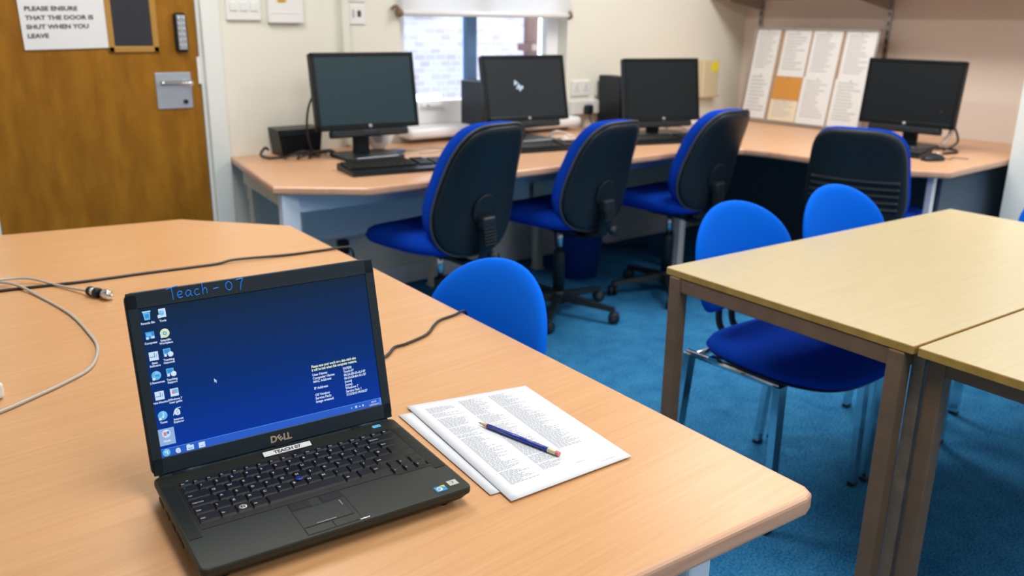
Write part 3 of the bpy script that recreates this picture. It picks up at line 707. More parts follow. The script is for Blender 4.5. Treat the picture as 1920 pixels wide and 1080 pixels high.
# ================================================================== swivel chairs
def sgnp(v, p): return math.copysign(abs(v)**p, v)
def swivel(name_label, loc, rz, kind='a', sr=0, drop=0, hb=.266):
    t = thing('swivel_chair', name_label, 'chair', (loc[0], loc[1], 0), rz, 'blue and black swivel chairs at the counter')
    # local: faces +y
    rb = sr
    b = MB().m('blackp'); b.lathe((0, 0, 0), [(0, .055), (.036, .055), (.040, .075), (.036, .105), (.030, .115), (0, .115)], 24)
    for k in range(5):
        a = rb+k*2*PI/5; c, s_ = math.cos(a), math.sin(a)
        rings = []
        for q in (0, .3, .7, 1):
            rr = .02+.265*q; hw = .024-.007*q; z1 = .105-.030*q; z0 = .070-.012*q
            rings.append([(rr*c-hw*s_, rr*s_+hw*c, z0), (rr*c+hw*s_, rr*s_-hw*c, z0), (rr*c+hw*.7*s_, rr*s_-hw*.7*c, z1), (rr*c-hw*.7*s_, rr*s_+hw*.7*c, z1)])
        b.ring(rings, smooth=False)
    b.build('star_base', t)
    for k in range(5):
        a = rb+k*2*PI/5; cx, cy = .285*math.cos(a), .285*math.sin(a); wa = a+1.1+k
        b = MB().m('blackp'); b.cyl((cx, cy, .04), (cx, cy, .066), .008, seg=10)
        X0 = TR(cx, cy, .0275) @ RZ(wa); b.xf(X0)
        for sx in (-1, 1): b.lathe((sx*.013, 0, 0), [(0, -.008), (.022, -.008), (.0265, -.004), (.0265, .005), (.020, .009), (0, .009)], 20, 'x')
        b.box((0, .004, .010), (.010, .034, .036), .004)
        b.build('castor', t)
    b = MB().m('blackp'); b.lathe((0, 0, 0), [(0, .11), (.028, .11), (.028, .30), (.025, .305), (0, .305)], 20); b.build('column_cover', t)
    b = MB().m('chrome'); b.cyl((0, 0, .30), (0, 0, .425), .014); b.build('gas_piston', t)
    b = MB().m('blackp'); b.box((0, -.02, .434), (.15, .22, .045), .012); b.tube([(.07, 0, .415), (.17, .01, .41), (.21, .01, .405)], [.006, .006, .009], 8); b.build('tilt_mechanism', t)
    # seat
    def so(th):
        c, s_ = math.cos(th), math.sin(th); n = 2/3.2
        x = .245*sgnp(c, n); y = .243*sgnp(s_, n); x *= 1+.04*(y/.243); return x, y
    def sb(a, bq): return .25*a*a-1.4*max(0, bq-.13)**2
    X1 = TR(0, .03, .475) @ Matrix(((1, 0, 0, 0), (0, 0, 1, 0), (0, 1, 0, 0), (0, 0, 0, 1)))  # pad plane xz->xy, offset->z
    b = MB().m('seat_d').xf(X1); b.pad(so, .050, .036, sb); b.build('seat', t)
    b = MB().m('blackp').xf(TR(0, 0, -.012) @ X1); b.pad(lambda th: tuple(v*.95 for v in so(th)), .004, .020, sb); b.build('seat_pan', t)
    # backrest: a tall tapered cushion with a black plastic shell behind it
    if kind == 'a':
        HB = hb
        def bo(th):
            c, s_ = math.cos(th), math.sin(th); n = 2/4.2 if s_ > 0 else 2/2.8
            x = .203*sgnp(c, n); z = HB*sgnp(s_, n); x *= (1-.19*(z/HB)-.03*max(0, z/HB)**2); return x, z
        tilt, zc = .20, .715-drop
    else:
        HB = .215
        def bo(th):
            c, s_ = math.cos(th), math.sin(th); n = 2/4.2
            x = .212*sgnp(c, n); z = HB*sgnp(s_, n); x *= (1-.09*(z/HB)); return x, z
        tilt, zc = .08, .700
    def bend(a, bq): return .7*a*a-.55*(bq+.06)**2
    X2 = TR(0, -.215, zc) @ RX(tilt)
    b = MB().m('seat_d').xf(X2); b.pad(bo, .072, .026, bend); b.build('backrest', t)
    X3 = X2 @ TR(0, -.030, 0)
    b = MB().m('blackp').xf(X3); b.pad(lambda th: tuple(v*.985 for v in bo(th)), .004, .024, bend, nr=9); 
    if kind == 'b':
        for k in range(5):
            zz = -.010-k*.029
            b.tube([(x, bend(x, zz)-.025, zz) for x in (-.185, -.09, 0, .09, .185)], .009, 8)
    shell = b.build('back_shell', t)
    if kind == 'a':
        b = MB().m('blackp').xf(X3); zz = -.075
        b.lathe((0, bend(0, zz)-.0225, zz), [(.060, -.006), (.060, -.0075), (.052, -.008), (.046, -.0045), (0, -.0035)], 32, 'y')
        b.build('pivot_disc', shell)
        # edge piping where cushion meets shell
        b = MB().m('trimgrey').xf(X3); b.tube([(bo(2*PI*k/40)[0]*1.0, bend(*bo(2*PI*k/40))+.004, bo(2*PI*k/40)[1]) for k in range(40)], .0055, 6, closed=True, sub=2); b.build('piping', shell)
    # J-bar with ribbed sleeve and knob
    zt = zc-.135
    b = MB().m('blackp')
    pth = [(0, -.02, .408), (0, -.16, .400), (0, -.245, .425), (0, -.275, .49), (0, -.272, .56), (0, -.262, zt)]
    rings = []
    P = [Vector(p) for p in pth]
    for i, p in enumerate(P):
        tt = (P[min(i+1, 5)]-P[max(i-1, 0)]).normalized(); nn = Vector((0, -tt.z, tt.y))
        rings.append([tuple(p+Vector((sx*.026, 0, 0))+nn*sn*.007) for sx, sn in ((-1, -1), (1, -1), (1, 1), (-1, 1))])
    b.ring(rings, smooth=False)
    for k in range(7): b.box((0, -.279+.0015*k, .50+k*.012), (.062, .034, .007), .003)
    b.box((0, -.268, zt), (.07, .04, .05), .01, 3)
    b.build('back_bracket', t)
    b = MB().m('blackp'); b.lathe((0, -.30, .455), [(0, -.022), (.018, -.022), (.021, -.012), (.021, .0), (.008, .004), (.008, .02), (0, .02)], 16, 'y'); b.build('adjuster_knob', t)
    return t
swivel('blue swivel chair at the leftmost keyboard, nearest the door', (1.895, 2.855), R(8), sr=.45)
swivel('blue swivel chair in the middle of the three along the back wall', (2.585, 2.90), R(6), sr=-.03, drop=.02, hb=.247)
swivel('blue swivel chair third from the left, near the room corner', (3.250, 2.83), R(4), sr=.15, hb=.245)
swivel('swivel chair with ribbed square black back facing the right wall counter', (3.665, 2.045), R(-73), kind='b', sr=.2)

# blue bin under the counter
t = thing('waste_bin', 'blue plastic bin on the carpet behind the middle swivel chair', 'bin', (3.10, 3.33, 0))
b = MB().m('bin'); b.lathe((0, 0, 0), [(0, .001), (.105, .001), (.135, .26), (.142, .262), (.142, .27), (.130, .27), (.101, .01), (0, .01)], 32); b.build('bin_body', t)
b = MB().m('blackm'); b.lathe((0, 0, 0), [(.143, .245), (.146, .25), (.146, .272), (.143, .276), (.128, .274), (.128, .268)], 32); b.build('bin_rim', t)

# ================================================================== stacking chairs with round blue backs
def stack_chair(label, loc, rz, group='blue round backed stacking chairs'):
    t = thing('stacking_chair', label, 'chair', (loc[0], loc[1], 0), rz, group)
    # local faces +y
    def so(th):
        c, s_ = math.cos(th), math.sin(th); n = 2/(3.0)
        x = .235*sgnp(c, n); y = .228*sgnp(s_, n); return x*(1+.06*y/.228), y
    X1 = TR(0, .02, .448) @ Matrix(((1, 0, 0, 0), (0, 0, 1, 0), (0, 1, 0, 0), (0, 0, 0, 1)))
    b = MB().m('seat_d').xf(X1); b.pad(so, .030, .012, lambda a, q: .15*a*a-1.2*max(0, q-.13)**2); b.build('seat', t)
    b = MB().m('blackp').xf(TR(0, 0, -.012) @ X1); b.pad(lambda th: tuple(v*.96 for v in so(th)), .003, .012, lambda a, q: .15*a*a-1.2*max(0, q-.13)**2); b.build('seat_pan', t)
    def bo(th):
        c, s_ = math.cos(th), math.sin(th)
        if s_ >= 0: n = 2/2.05; return .222*sgnp(c, n), .175*sgnp(s_, n)
        n = 2/5.0; x = .222*sgnp(c, n); z = .128*sgnp(s_, n); return x*(1-.05*abs(z)/.128), z
    X2 = TR(0, -.225, .655) @ RX(.14)
    b = MB().m('seat_b').xf(X2); b.pad(bo, .016, .014, lambda a, q: 1.0*a*a-.1*q, nr=8); b.build('backrest', t)
    for sx in (-1, 1):
        b = MB().m('chrome'); b.tube([(sx*.208, .11, .425), (sx*.208, -.02, .425), (sx*.208, -.20, .425)], .010, 10, False); b.box((sx*.212, -.1, .435), (.02, .03, .012)); b.build('side_rail', t)
    b = MB().m('chrome'); b.tube([(-.208, -.17, .425), (.208, -.17, .425)], .009, 10, False); b.build('cross_rail', t)
    b = MB().m('chrome'); b.tube([(-.208, .09, .425), (.208, .09, .425)], .009, 10, False); b.build('cross_rail', t)
    for sx in (-1, 1):
        for sy, y0, y1 in ((1, .110, .118), (-1, -.19, -.225)):
            b = MB().m('chrome'); X = Matrix.Identity(4)
            a0 = Vector((sx*.210, y0, .428)); a1 = Vector((sx*.213, y1, .012))
            b.ring([[(p.x+dx*k, p.y+dy*k, p.z) for dx, dy in ((-.016, -.011), (.016, -.011), (.016, .011), (-.016, .011))] for p, k in ((a0, 1), (a1, .85))], smooth=False)
            lg = b.build('leg', t)
            b = MB().m('blackm'); b.box((a1.x, a1.y, .007), (.030, .022, .013), .003); b.build('foot_cap', lg)
        b = MB().m('blackp'); b.tube([(sx*.03, -.17, .425), (sx*.03, -.225, .45), (sx*.03, -.240, .50), (sx*.03, -.236, .60)], .010, 8); b.build('back_post', t)
    return t
c5 = stack_chair('bright blue round backed chair tucked at the right side of the laptop desk', (.853, 1.417), R(87))
dup(c5, (2.035, 1.29), R(180), 'bright blue round backed chair tucked under the left end of the birch table')
dup(c5, (2.52, 1.275), R(178), 'bright blue round backed chair nearer the ribbed swivel chair, behind the birch table')
dup(c5, (3.12, 1.02), R(92), 'blue chair at the right edge of the photo beyond the birch tables')

# ================================================================== birch tables
TA = -.052
def table(T2, L, Wd, label, ix, iy):
    ux = Vector((math.cos(TA), math.sin(TA), 0)); uy = Vector((-math.sin(TA), math.cos(TA), 0))
    t = thing('classroom_table', label, 'table', (T2[0]+ux.x*L/2+uy.x*Wd/2, T2[1]+ux.y*L/2+uy.y*Wd/2, 0), TA, 'birch classroom tables')
    b = MB().m('tabletop'); b.prism(rrect(-L/2, -Wd/2, L/2, Wd/2, .006, 2), TZ-.018, TZ, .0015, 1, edge='tableedge'); b.build('tabletop', t)
    b = MB().m('brown')
    for yy in (-Wd/2+iy, Wd/2-iy): b.box((0, yy, TZ-.019-.018), (L-2*ix-.03, .024, .036), .002)
    for xx in (-L/2+ix, L/2-ix): b.box((xx, 0, TZ-.019-.018), (.024, Wd-2*iy-.03, .036), .002)
    b.build('apron_frame', t)
    for sx in (-1, 1):
        for sy in (-1, 1):
            b = MB().m('brown'); b.box((sx*(L/2-ix), sy*(Wd/2-iy), (TZ-.019)/2+.004), (.034, .034, TZ-.019-.008), .003); lg = b.build('leg', t)
            b = MB().m('blackm'); b.box((sx*(L/2-ix), sy*(Wd/2-iy), .006), (.036, .036, .010), .002); b.build('foot_cap', lg)
    return t
T2 = Vector((1.580, .740, 0)); WdA = .668
ta = table(T2, 1.34, WdA, 'birch topped brown framed table, the farther of the two pushed together', .014, .034)
uy = Vector((-math.sin(TA), math.cos(TA), 0)); T3 = T2-uy*(WdA+.006)
tb = table(T3, 1.34, WdA, 'birch topped brown framed table nearer the camera, cut by the right frame edge', .046, .028)
# worn folding support post between the tables
b = MB().m('brown2'); p = T2+Vector((math.cos(TA), math.sin(TA), 0))*.060+uy*.012
b.box((p.x, p.y, (TZ-.02)/2), (.028, .028, TZ-.025), .003, rot=RZ(TA)); b.build('support_post', ta, world=True)

# ================================================================== laptop desk
dk = thing('teacher_desk', 'large peach beech desk with clipped far corner, holding the laptop', 'desk', (.35, 1.6, 0))
cr = .018
poly = [(-.52, .626), (.930, .541)]+[(.946, .546), (.954, .560)]+[(1.045, 2.37), (.813, 2.637), (-.36, 2.842)]
poly = poly
b = MB().m('desk'); b.prism(poly, TZ-.030, TZ, .007, 3, edge='desklip'); b.build('desktop', dk, world=True)
for x, y in ((.895, .70), (-.40, .80), (.88, 2.30), (-.25, 2.65)):
    b = MB().m('steelblue'); b.box((x, y, (TZ-.031)/2+.002), (.05, .05, TZ-.031-.006), .006); b.build('leg', dk, world=True)
b = MB().m('steelblue'); b.box((.20, .76, TZ-.062), (1.15, .03, .06), .003, rot=RZ(-.058)); b.box((.84, 1.5, TZ-.062), (.03, 1.5, .06), .003, rot=RZ(-.05)); b.build('under_frame', dk, world=True)

# ================================================================== laptop
LX, LY, LT, LA, HIN, LW, LD, LH, LZ = .2545, 1.0483, -.0864, .2312, .0037, .3355, .231, .2381, .7573
lu = Vector((math.cos(LT), math.sin(LT), 0)); lv = Vector((math.sin(LT), -math.cos(LT), 0)); UP = Vector((0, 0, 1))
lp = thing('laptop', 'open black laptop with a blue desktop on its screen, on the beech desk', 'laptop', (LX+lu.x*LW/2+lv.x*LD/2, LY+lu.y*LW/2+lv.y*LD/2, TZ))
# base frame: local x = width, y = towards the back (-v), z up; origin back-left top corner
B = Matrix(((lu.x, -lv.x, 0, LX), (lu.y, -lv.y, 0, LY), (0, 0, 1, LZ), (0, 0, 0, 1)))
def lb(bm_, name, parent=lp): return bm_.build(name, parent, world=True)
b = MB().m('laptop').xf(B)
def rr3(i_): return [(x, -y) for x, y in rrect(i_, i_*.6, LW-i_, LD-i_*1.3, .008, 4)][::-1]
b.prism(rr3(0), -.0105, 0, .0028, 2)
b.m('keyc'); n_ = [[(x, y, z_) for x, y in rr3(i_)] for z_, i_ in ((-.0100, .0012), (-.0180, .0060), (-.0245, .0130))]; b.ring(n_, smooth=False)
base = lb(b, 'base')
b = MB().m('blackm').xf(B)
for x in (.03, LW-.03):
    for y in (.02, LD-.025):
        b = MB().m('blackm').xf(B); b.lathe((x, -y, 0), [(0, -.0273), (.007, -.0273), (.007, -.0240), (0, -.0240)], 14); lb(b, 'rubber_foot')
# side grille strips, hinge deck, speaker grilles either side of the keys
for x0, x1 in ((.0045, .0195), (.3165, .3315)):
    b = MB().m('blackm').xf(B); b.box(((x0+x1)/2, -.1005, .0002), (x1-x0, .132, .0006)); b.m('laptop')
    for k in range(60): b.box(((x0+x1)/2, -.036-k*.0022, .0006), (x1-x0-.002, .0010, .0004))
    lb(b, 'speaker_grille', base)
b = MB().m('blackm').xf(B); b.box((.1685, -.0925, .0001), (.2935, .1185, .0008)); b.box((.292, -.150, .0001), (.047, .014, .0008)); lb(b, 'key_well', base)
# left side ports
for y, l_ in ((.045, .02), (.08, .014), (.11, .014), (.14, .03)): b = MB().m('blackm').xf(B); b.box((-.0002, -y, -.012), (.001, l_, .006)); lb(b, 'side_port', base)
b = MB().m('chrome').xf(B); b.box((.19, -LD+.004, .0006), (.012, .003, .0012), .0004); lb(b, 'lid_catch', base)
# keys
def key(x0, x1, y0, y1, leg=None, ls=.0048, pos=(.0025, .62), blue=False, low=False):
    b = MB().m('keyc').xf(B); h0, h1 = .0004, .0030; g = .0006; i_ = .0016
    x0 += g; x1 -= g; y0 += g; y1 -= g
    lo = [(x0, -y0), (x1, -y0), (x1, -y1), (x0, -y1)]; hi = [(x0+i_, -y0-i_*.5), (x1-i_, -y0-i_*.5), (x1-i_, -y1+i_*1.2), (x0+i_, -y1+i_*1.2)]
    b.add([(*p, h0) for p in lo]+[(*p, h1) for p in hi], [(3, 2, 1, 0), (4, 5, 6, 7), (0, 1, 5, 4), (1, 2, 6, 5), (2, 3, 7, 6), (3, 0, 4, 7)])
    if leg:
        b.m('keyt' if not blue else 's_blue')
        b.text(leg, (x0+pos[0], -(y0+(y1-y0)*pos[1]), h1+.00012), (1, 0, 0), (0, 1, 0), ls, .00012)
    return b.build('key', base, world=True)
K0, K1 = .0225, .3150; PK = .0190
# function row
xs = K0+.0005; n = 18; wf = (K1-K0-.001)/n
for i in range(n):
    lg = (['Esc']+['F%d' % k for k in range(1, 13)]+['Ins', 'Del', 'Hm', 'PU', 'PD'])[i]
    key(xs+i*wf, xs+(i+1)*wf, .0345, .0460, lg, .0030, (.002, .66), blue=False)
def row(y0, y1, widths, legs, start=K0+.0005):
    x = start
    for wd, lg in zip(widths, legs):
        if lg != '_': key(x, x+wd*PK, y0, y1, lg or None, .0055 if len(lg) == 1 else .0031, (.0028, .50) if len(lg) == 1 else (.0025, .6))
        x += wd*PK
tot = (K1-K0-.001)/PK
row(.0465, .0645, [1]*13+[tot-13], list('`1234567890-=')+['Backspace'])
row(.0645, .0835, [1.5]+[1]*12+[tot-13.5], ['Tab']+list('QWERTYUIOP[]')+['Enter'])
row(.0835, .1025, [1.75]+[1]*11+[1, tot-13.75], ['Caps Lock']+list("ASDFGHJKL;'#")+[''])
row(.1025, .1215, [1.25, 1]+[1]*10+[tot-12.25], ['Shift', '\\']+list('ZXCVBNM,./')+['Shift'])
row(.1215, .1410, [1.3, 1, 1, 1.0, 5.25, 1, 1, 1], ['Ctrl', 'Fn', '', 'Alt', '', 'Alt', '', 'Ctrl'])
ax = .2640
key(ax+.0165, ax+.0165*2, .1220, .1385, '^', .005); key(ax, ax+.0165, .1390, .1555, '<', .004); key(ax+.0165, ax+.0165*2, .1390, .1555, 'v', .004); key(ax+.033, ax+.0495, .1390, .1555, '>', .004)
key(ax+.0020, ax+.0165, .1220, .1385, ''); key(ax+.033, ax+.0495, .1220, .1385, '')
b = MB().m('keyt').xf(B); b.lathe((.0755, -.1320, .0032), [(0, 0), (.0048, 0), (.0048, .0002), (0, .0002)], 20); b.m('keyc')
for sx in (-1, 1):
    for sy in (-1, 1): b.box((.0755+sx*.0014, -.1320+sy*.0013, .0035), (.0020, .0018, .0002))
lb(b, 'round_key_symbol', base)
b = MB().m('bluepen').xf(B); b.lathe((.1545, -.1050, .0), [(0, .0004), (.0035, .0004), (.0035, .0035), (.0046, .0040), (.0046, .0048), (.003, .0053), (0, .0050)], 18); lb(b, 'pointing_stick', base)
b = MB().m('s_cyan').xf(B); b.box((.0350, -.0310, .0004), (.0030, .0024, .0006)); lb(b, 'status_light', base)
b = MB().m('s_cyan').xf(B); b.box((.3030, -.0150, .0006), (.0120, .0065, .0012), .0005); lb(b, 'power_button', base)
# touchpad with its four buttons
def btn(x0, x1, y0, y1, name='touchpad_button', h=.0008):
    b = MB().m('blackm').xf(B); b.box(((x0+x1)/2, -(y0+y1)/2, .0001), (x1-x0+.0014, y1-y0+.0014, .0006))
    b.m('keyc' if y0 < .16 else 'laptop').box(((x0+x1)/2, -(y0+y1)/2, .0005), (x1-x0, y1-y0, h), .0003, 1); return lb(b, name, base)
btn(.1225, .1475, .1530, .1675); btn(.1610, .1875, .1530, .1675)
btn(.1215, .1535, .2130, .2270); btn(.1550, .1835, .2130, .2270)
b = MB().m('laptop').xf(B); b.box((.1525, -.1910, .0001), (.0610, .0400, .0006)); b.m('keyc')
for x0, x1, y0, y1 in ((.1215, .1220, .171, .211), (.1830, .1835, .171, .211), (.1215, .1835, .1708, .1713), (.1215, .1835, .2107, .2112)): b.box(((x0+x1)/2, -(y0+y1)/2, .0004), (x1-x0, y1-y0, .0004))
b.m('inkg').box((.1795, -.180, .0005), (.0006, .012, .0004)); b.box((.150, -.2085, .0005), (.024, .0005, .0004))
lb(b, 'touchpad', base)
b = MB().m('blackm').xf(B); b.box((.1885, -.193, .0002), (.0009, .076, .0005)); b.box((.168, -.1515, .0002), (.291, .0006, .0004)); lb(b, 'palm_rest_seam', base)
# stickers on the palm rest
b = MB().m('stk_b').xf(B); b.box((.2975, -.2165, .0003), (.0150, .0120, .0005)); b.m('paper2').lathe((.2955, -.2170, .0006), [(0, 0), (.0042, 0), (.0042, .0001), (0, .0001)], 20)
b.m('stk_y').add([(.297, -.2105, .0008), (.305, -.2105, .0008), (.305, -.2160, .0008)], [(0, 2, 1)]); b.m('stk_b').box((.2955, -.2170, .0008), (.0035, .0035, .0002)); lb(b, 'blue_sticker', base)['label'] = 'blue and yellow sticker'
b = MB().m('stk_w').xf(B); b.box((.3175, -.2110, .0003), (.0130, .0120, .0005)); b.m('keyc').text('7', (.3155, -.2140, .0007), (1, 0, 0), (0, 1, 0), .008, .0001); b.m('inkg').box((.3175, -.2165, .0007), (.010, .0010, .0002)); lb(b, 'silver_sticker', base)['label'] = 'silver sticker'
# lid: local x width, y up along lid, z towards viewer
wv = (UP*math.cos(LA)-lv*math.sin(LA)); nv = lu.cross(wv); O = Vector((LX, LY, LZ))+lv*HIN
Lm = Matrix(((lu.x, wv.x, nv.x, O.x), (lu.y, wv.y, nv.y, O.y), (lu.z, wv.z, nv.z, O.z), (0, 0, 0, 1)))
b = MB().m('laptop2').xf(Lm)
SX0, SX1, SY0, SY1 = .0145, .3205, .0243, .2163
b.prism(rrect(0, .002, LW, LH, .010, 4), -.009, -.0012, .002, 2)
b.box((LW/2, (LH+SY1)/2, -.0006), (LW-.004, LH-SY1-.001, .0028), .0008, 1); b.box((LW/2, SY0/2+.002, -.0006), (LW-.004, SY0-.003, .0028), .0008, 1)
b.box((SX0/2+.001, LH/2, -.0006), (SX0-.002, LH-.006, .0028), .0008, 1); b.box(((LW+SX1)/2-.001, LH/2, -.0006), (LW-SX1-.002, LH-.006, .0028), .0008, 1)
lid = lb(b, 'lid')
for x in (.045, LW-.045): b = MB().m('laptop2').xf(Lm); b.cyl((x-.022, -.001, -.004), (x+.022, -.001, -.004), .0058, seg=16); lb(b, 'hinge')
b = MB().m('laptop2').xf(B); b.box((LW/2, .0005, -.004), (LW-.016, .011, .013), .003); lb(b, 'hinge_cover')
b = MB().m('scr').xf(Lm); b.box(((SX0+SX1)/2, (SY0+SY1)/2, -.0012), (SX1-SX0, SY1-SY0, .0010)); scr = lb(b, 'screen')
b = MB().m('laptop2').xf(Lm)  # camera and lid latch
b.m('blackm').box((.200, .2300, .0010), (.012, .0028, .0006)); b.box((LW/2, .0035, .0012), (.02, .002, .0006)); lb(b, 'webcam', lid)
z = -.0006; ux_, uy_ = (1, 0, 0), (0, 1, 0)
b = MB().m('s_bar').xf(Lm)
b.box(((SX0+SX1)/2, SY0+.0052, z), (SX1-SX0, .0104, .0002)); b.m('s_barl').box(((SX0+SX1)/2, SY0+.0106, z), (SX1-SX0, .0007, .0003))
b.m('s_barl').box((SX1-.0016, SY0+.0052, z+.0002), (.0030, .0098, .0002)); lb(b, 'taskbar', scr)
z2 = z+.0003
def disc(b, x, y, r_, zz=z2): b.lathe((x, y, zz), [(0, 0), (r_, 0), (r_, .0001), (0, .0001)], 22)
def icon(kind, x, y, lab):
    b = MB().xf(Lm)
    if kind == 'bin':
        b.m('s_cyan').add([(x-.0045, y+.0055, z2), (x+.0045, y+.0055, z2), (x+.0033, y-.005, z2), (x-.0033, y-.005, z2)], [(0, 3, 2, 1)]); b.m('s_blue').box((x, y, z2+.0001), (.0045, .0050, .0001)); b.m('s_white').box((x, y+.0057, z2+.0001), (.010, .0012, .0001))
    elif kind == 'page':
        b.m('s_white').box((x+.0005, y+.001, z2), (.0085, .0110, .0001)); disc(b.m('s_cyan'), x-.0005, y+.001, .0032, z2+.0001); b.m('s_white').box((x-.0035, y-.003, z2+.0002), (.004, .004, .0001))
    elif kind == 'blue': b.m('s_blue').box((x, y+.001, z2), (.0105, .0090, .0001)); b.m('s_cyan').box((x-.001, y+.002, z2+.0001), (.0060, .0040, .0001)); b.m('s_white').box((x+.003, y-.002, z2+.0002), (.0040, .0030, .0001)); b.box((x-.0035, y-.0025, z2+.0002), (.003, .003, .0001))
    elif kind == 'ring': disc(b.m('s_yel'), x, y, .0058); disc(b.m('s_blue'), x, y, .0024, z2+.0002); disc(b.m('s_white'), x, y, .0012, z2+.0003); b.m('s_white').box((x-.004, y-.004, z2+.0002), (.003, .003, .0001))
    elif kind == 'chart': b.m('s_white').box((x, y, z2), (.0110, .0110, .0001)); b.m('s_blue').box((x+.001, y+.001, z2+.0001), (.0010, .0060, .0001)); b.box((x-.002, y-.001, z2+.0001), (.0055, .0010, .0001)); b.m('s_cyan').box((x+.0035, y, z2+.0001), (.0012, .0045, .0001))
    elif kind == 'globe': disc(b.m('s_cyan'), x, y, .0058); b.m('s_blue').box((x+.001, y, z2+.0002), (.0050, .0024, .0001)); b.m('s_white').box((x-.0035, y-.0040, z2+.0002), (.0032, .0032, .0001))
    elif kind == 'pcs': b.m('s_cyan').box((x-.001, y+.002, z2), (.0090, .0070, .0001)); b.m('s_blue').box((x-.001, y+.002, z2+.0001), (.0068, .0048, .0001)); disc(b.m('s_white'), x+.0028, y-.0022, .0034, z2+.0002); b.m('s_white').box((x-.0035, y-.0030, z2+.0002), (.0032, .0032, .0001))
    elif kind == 'img': b.m('s_white').box((x, y, z2), (.0100, .0100, .0001)); b.m('s_cyan').box((x+.0008, y+.001, z2+.0001), (.0065, .0055, .0001)); b.m('s_red').box((x-.001, y, z2+.0002), (.0040, .0030, .0001))
    elif kind == 'note': disc(b.m('s_cyan'), x, y, .0058); b.m('s_white').box((x+.0012, y+.001, z2+.0002), (.0009, .0055, .0001)); disc(b, x+.0002, y-.0018, .0014, z2+.0002); b.box((x-.0035, y-.0040, z2+.0002), (.0032, .0032, .0001))
    elif kind == 'e': b.m('s_white').text('e', (x-.0045, y-.0035, z2), ux_, uy_, .016, .0005); b.tube([(x-.0055, y-.0035, z2), (x-.002, y+.004, z2), (x+.0045, y+.0055, z2)], .0005, 4)
    elif kind == 'win': disc(b.m('s_cyan'), x, y, .0048); b.m('s_white').box((x-.0012, y+.0012, z2+.0002), (.0018, .0018, .0001)); b.box((x+.0012, y-.0012, z2+.0002), (.0018, .0018, .0001)); b.m('s_yel').box((x+.0012, y+.0012, z2+.0002), (.0018, .0018, .0001))
    elif kind == 'folder': b.m('s_white').box((x, y, z2), (.0090, .0062, .0001)); b.box((x-.002, y+.0036, z2), (.004, .0018, .0001)); b.m('s_cyan').box((x, y-.001, z2+.0001), (.006, .0015, .0001))
    elif kind == 'player': b.m('s_white').box((x, y, z2), (.0080, .0070, .0001)); b.m('s_cyan').box((x, y-.0012, z2+.0001), (.0040, .0010, .0001))
    b.m('s_text')
    for i, l_ in enumerate(lab): b.text(l_, (x, y-.0100-i*.0036, z2), ux_, uy_, .0036, .00018, center=True)
    o = b.build('desktop_icon', scr, world=True)
    o['label'] = {'bin': 'blue waste basket icon', 'page': 'white page icon', 'blue': 'blue folder icon', 'ring': 'yellow ring icon', 'chart': 'white chart icon', 'globe': 'cyan globe icon', 'pcs': 'icon of a blue computer', 'img': 'white and red picture icon', 'note': 'round music note icon', 'e': 'white letter e icon', 'win': 'round start button', 'folder': 'white folder icon', 'player': 'white media icon'}[kind]
icon('bin', .0232, .2065, ['Recycle Bin']); icon('page', .0412, .2065, ['Tools'])
icon('blue', .0233, .1810, ['Computer']); icon('ring', .0410, .1815, ['Scientific', 'Workplace'])
icon('chart', .0238, .1550, ['Stats', 'Software']); icon('pcs', .0412, .1562, ['Teaching', 'Network'])
icon('globe', .0232, .1300, ['E Resources']); icon('pcs', .0412, .1305, ['Teaching', 'Support'])
icon('chart', .0233, .1040, ['Print Monitor']); icon('img', .0414, .1045, ['Windows 7', 'User guide'])
icon('note', .0232, .0780, ['Tunes']); icon('e', .0415, .0785, ['Internet', 'Explorer'])
b = MB().m('s_sel').xf(Lm); b.box((.0240, .0500, z), (.0200, .0215, .0002)); disc(b.m('s_white'), .0240, .0540, .0052); b.m('s_red').box((.0225, .0540, z2+.0002), (.0035, .0050, .0001)); b.m('s_blue').box((.0262, .0550, z2+.0002), (.0030, .0035, .0001)); b.m('s_white').text('Kiosk', (.0240, .0435, z2), ux_, uy_, .0036, .0002, center=True)
b.build('desktop_icon', scr, world=True)['label'] = 'highlighted pale icon at the lower left of the screen'
icon('win', .0208, .0298, []); icon('folder', .0501, .0293, []); icon('player', .0648, .0293, [])
b = MB().m('s_white').xf(Lm); b.text('e', (.0318, .0262, z2), ux_, uy_, .013, .0004); b.build('desktop_icon', scr, world=True)['label'] = 'small white e on the taskbar'
b = MB().m('s_text').xf(Lm)
b.add([(.0922, .1120, z2), (.0922, .1062, z2), (.0936, .1076, z2), (.0958, .1076, z2)], [(0, 1, 2, 3)]); b.add([(.0934, .1076, z2), (.0944, .1052, z2), (.0952, .1055, z2), (.0943, .1079, z2)], [(0, 1, 2, 3)])
b.build('mouse_pointer', scr, world=True)
b = MB().m('s_yel').xf(Lm); TS = .0050
b.text('Please save your work on a data stick else', (.2236, .0985, z2), ux_, uy_, TS, .00022, mono=.78); b.text('it will be lost when this computer restarts.', (.2236, .0937, z2), ux_, uy_, TS, .00022, mono=.78)
b.build('screen_warning', scr, world=True)['label'] = 'two lines of yellow text'
b = MB().m('s_text').xf(Lm); y = .0868; lh = .00475
L1 = ['User Name:', 'Computer Name:', 'MAC Address:', '', 'IP Address:', '', 'OS Version:', 'Service Pack:', 'Image created:']
L2 = ['FA7EE8', 'Teach-07', '00-24-E8-05-AU-5F', '00-24-E8-B4-AU-5F', '(none)', '(none)', 'Windows 7', 'Service Pack 1', '7/12/2010 09:03:27']
for i, (a, c_) in enumerate(zip(L1, L2)):
    if a: b.text(a, (.2236, y-i*lh, z2), ux_, uy_, .0047, .00022, mono=.95)
    if c_: b.text(c_, (.2690, y-i*lh, z2), ux_, uy_, .0047, .00022, mono=.88)
b.build('screen_details', scr, world=True)['label'] = 'small white lines of text'
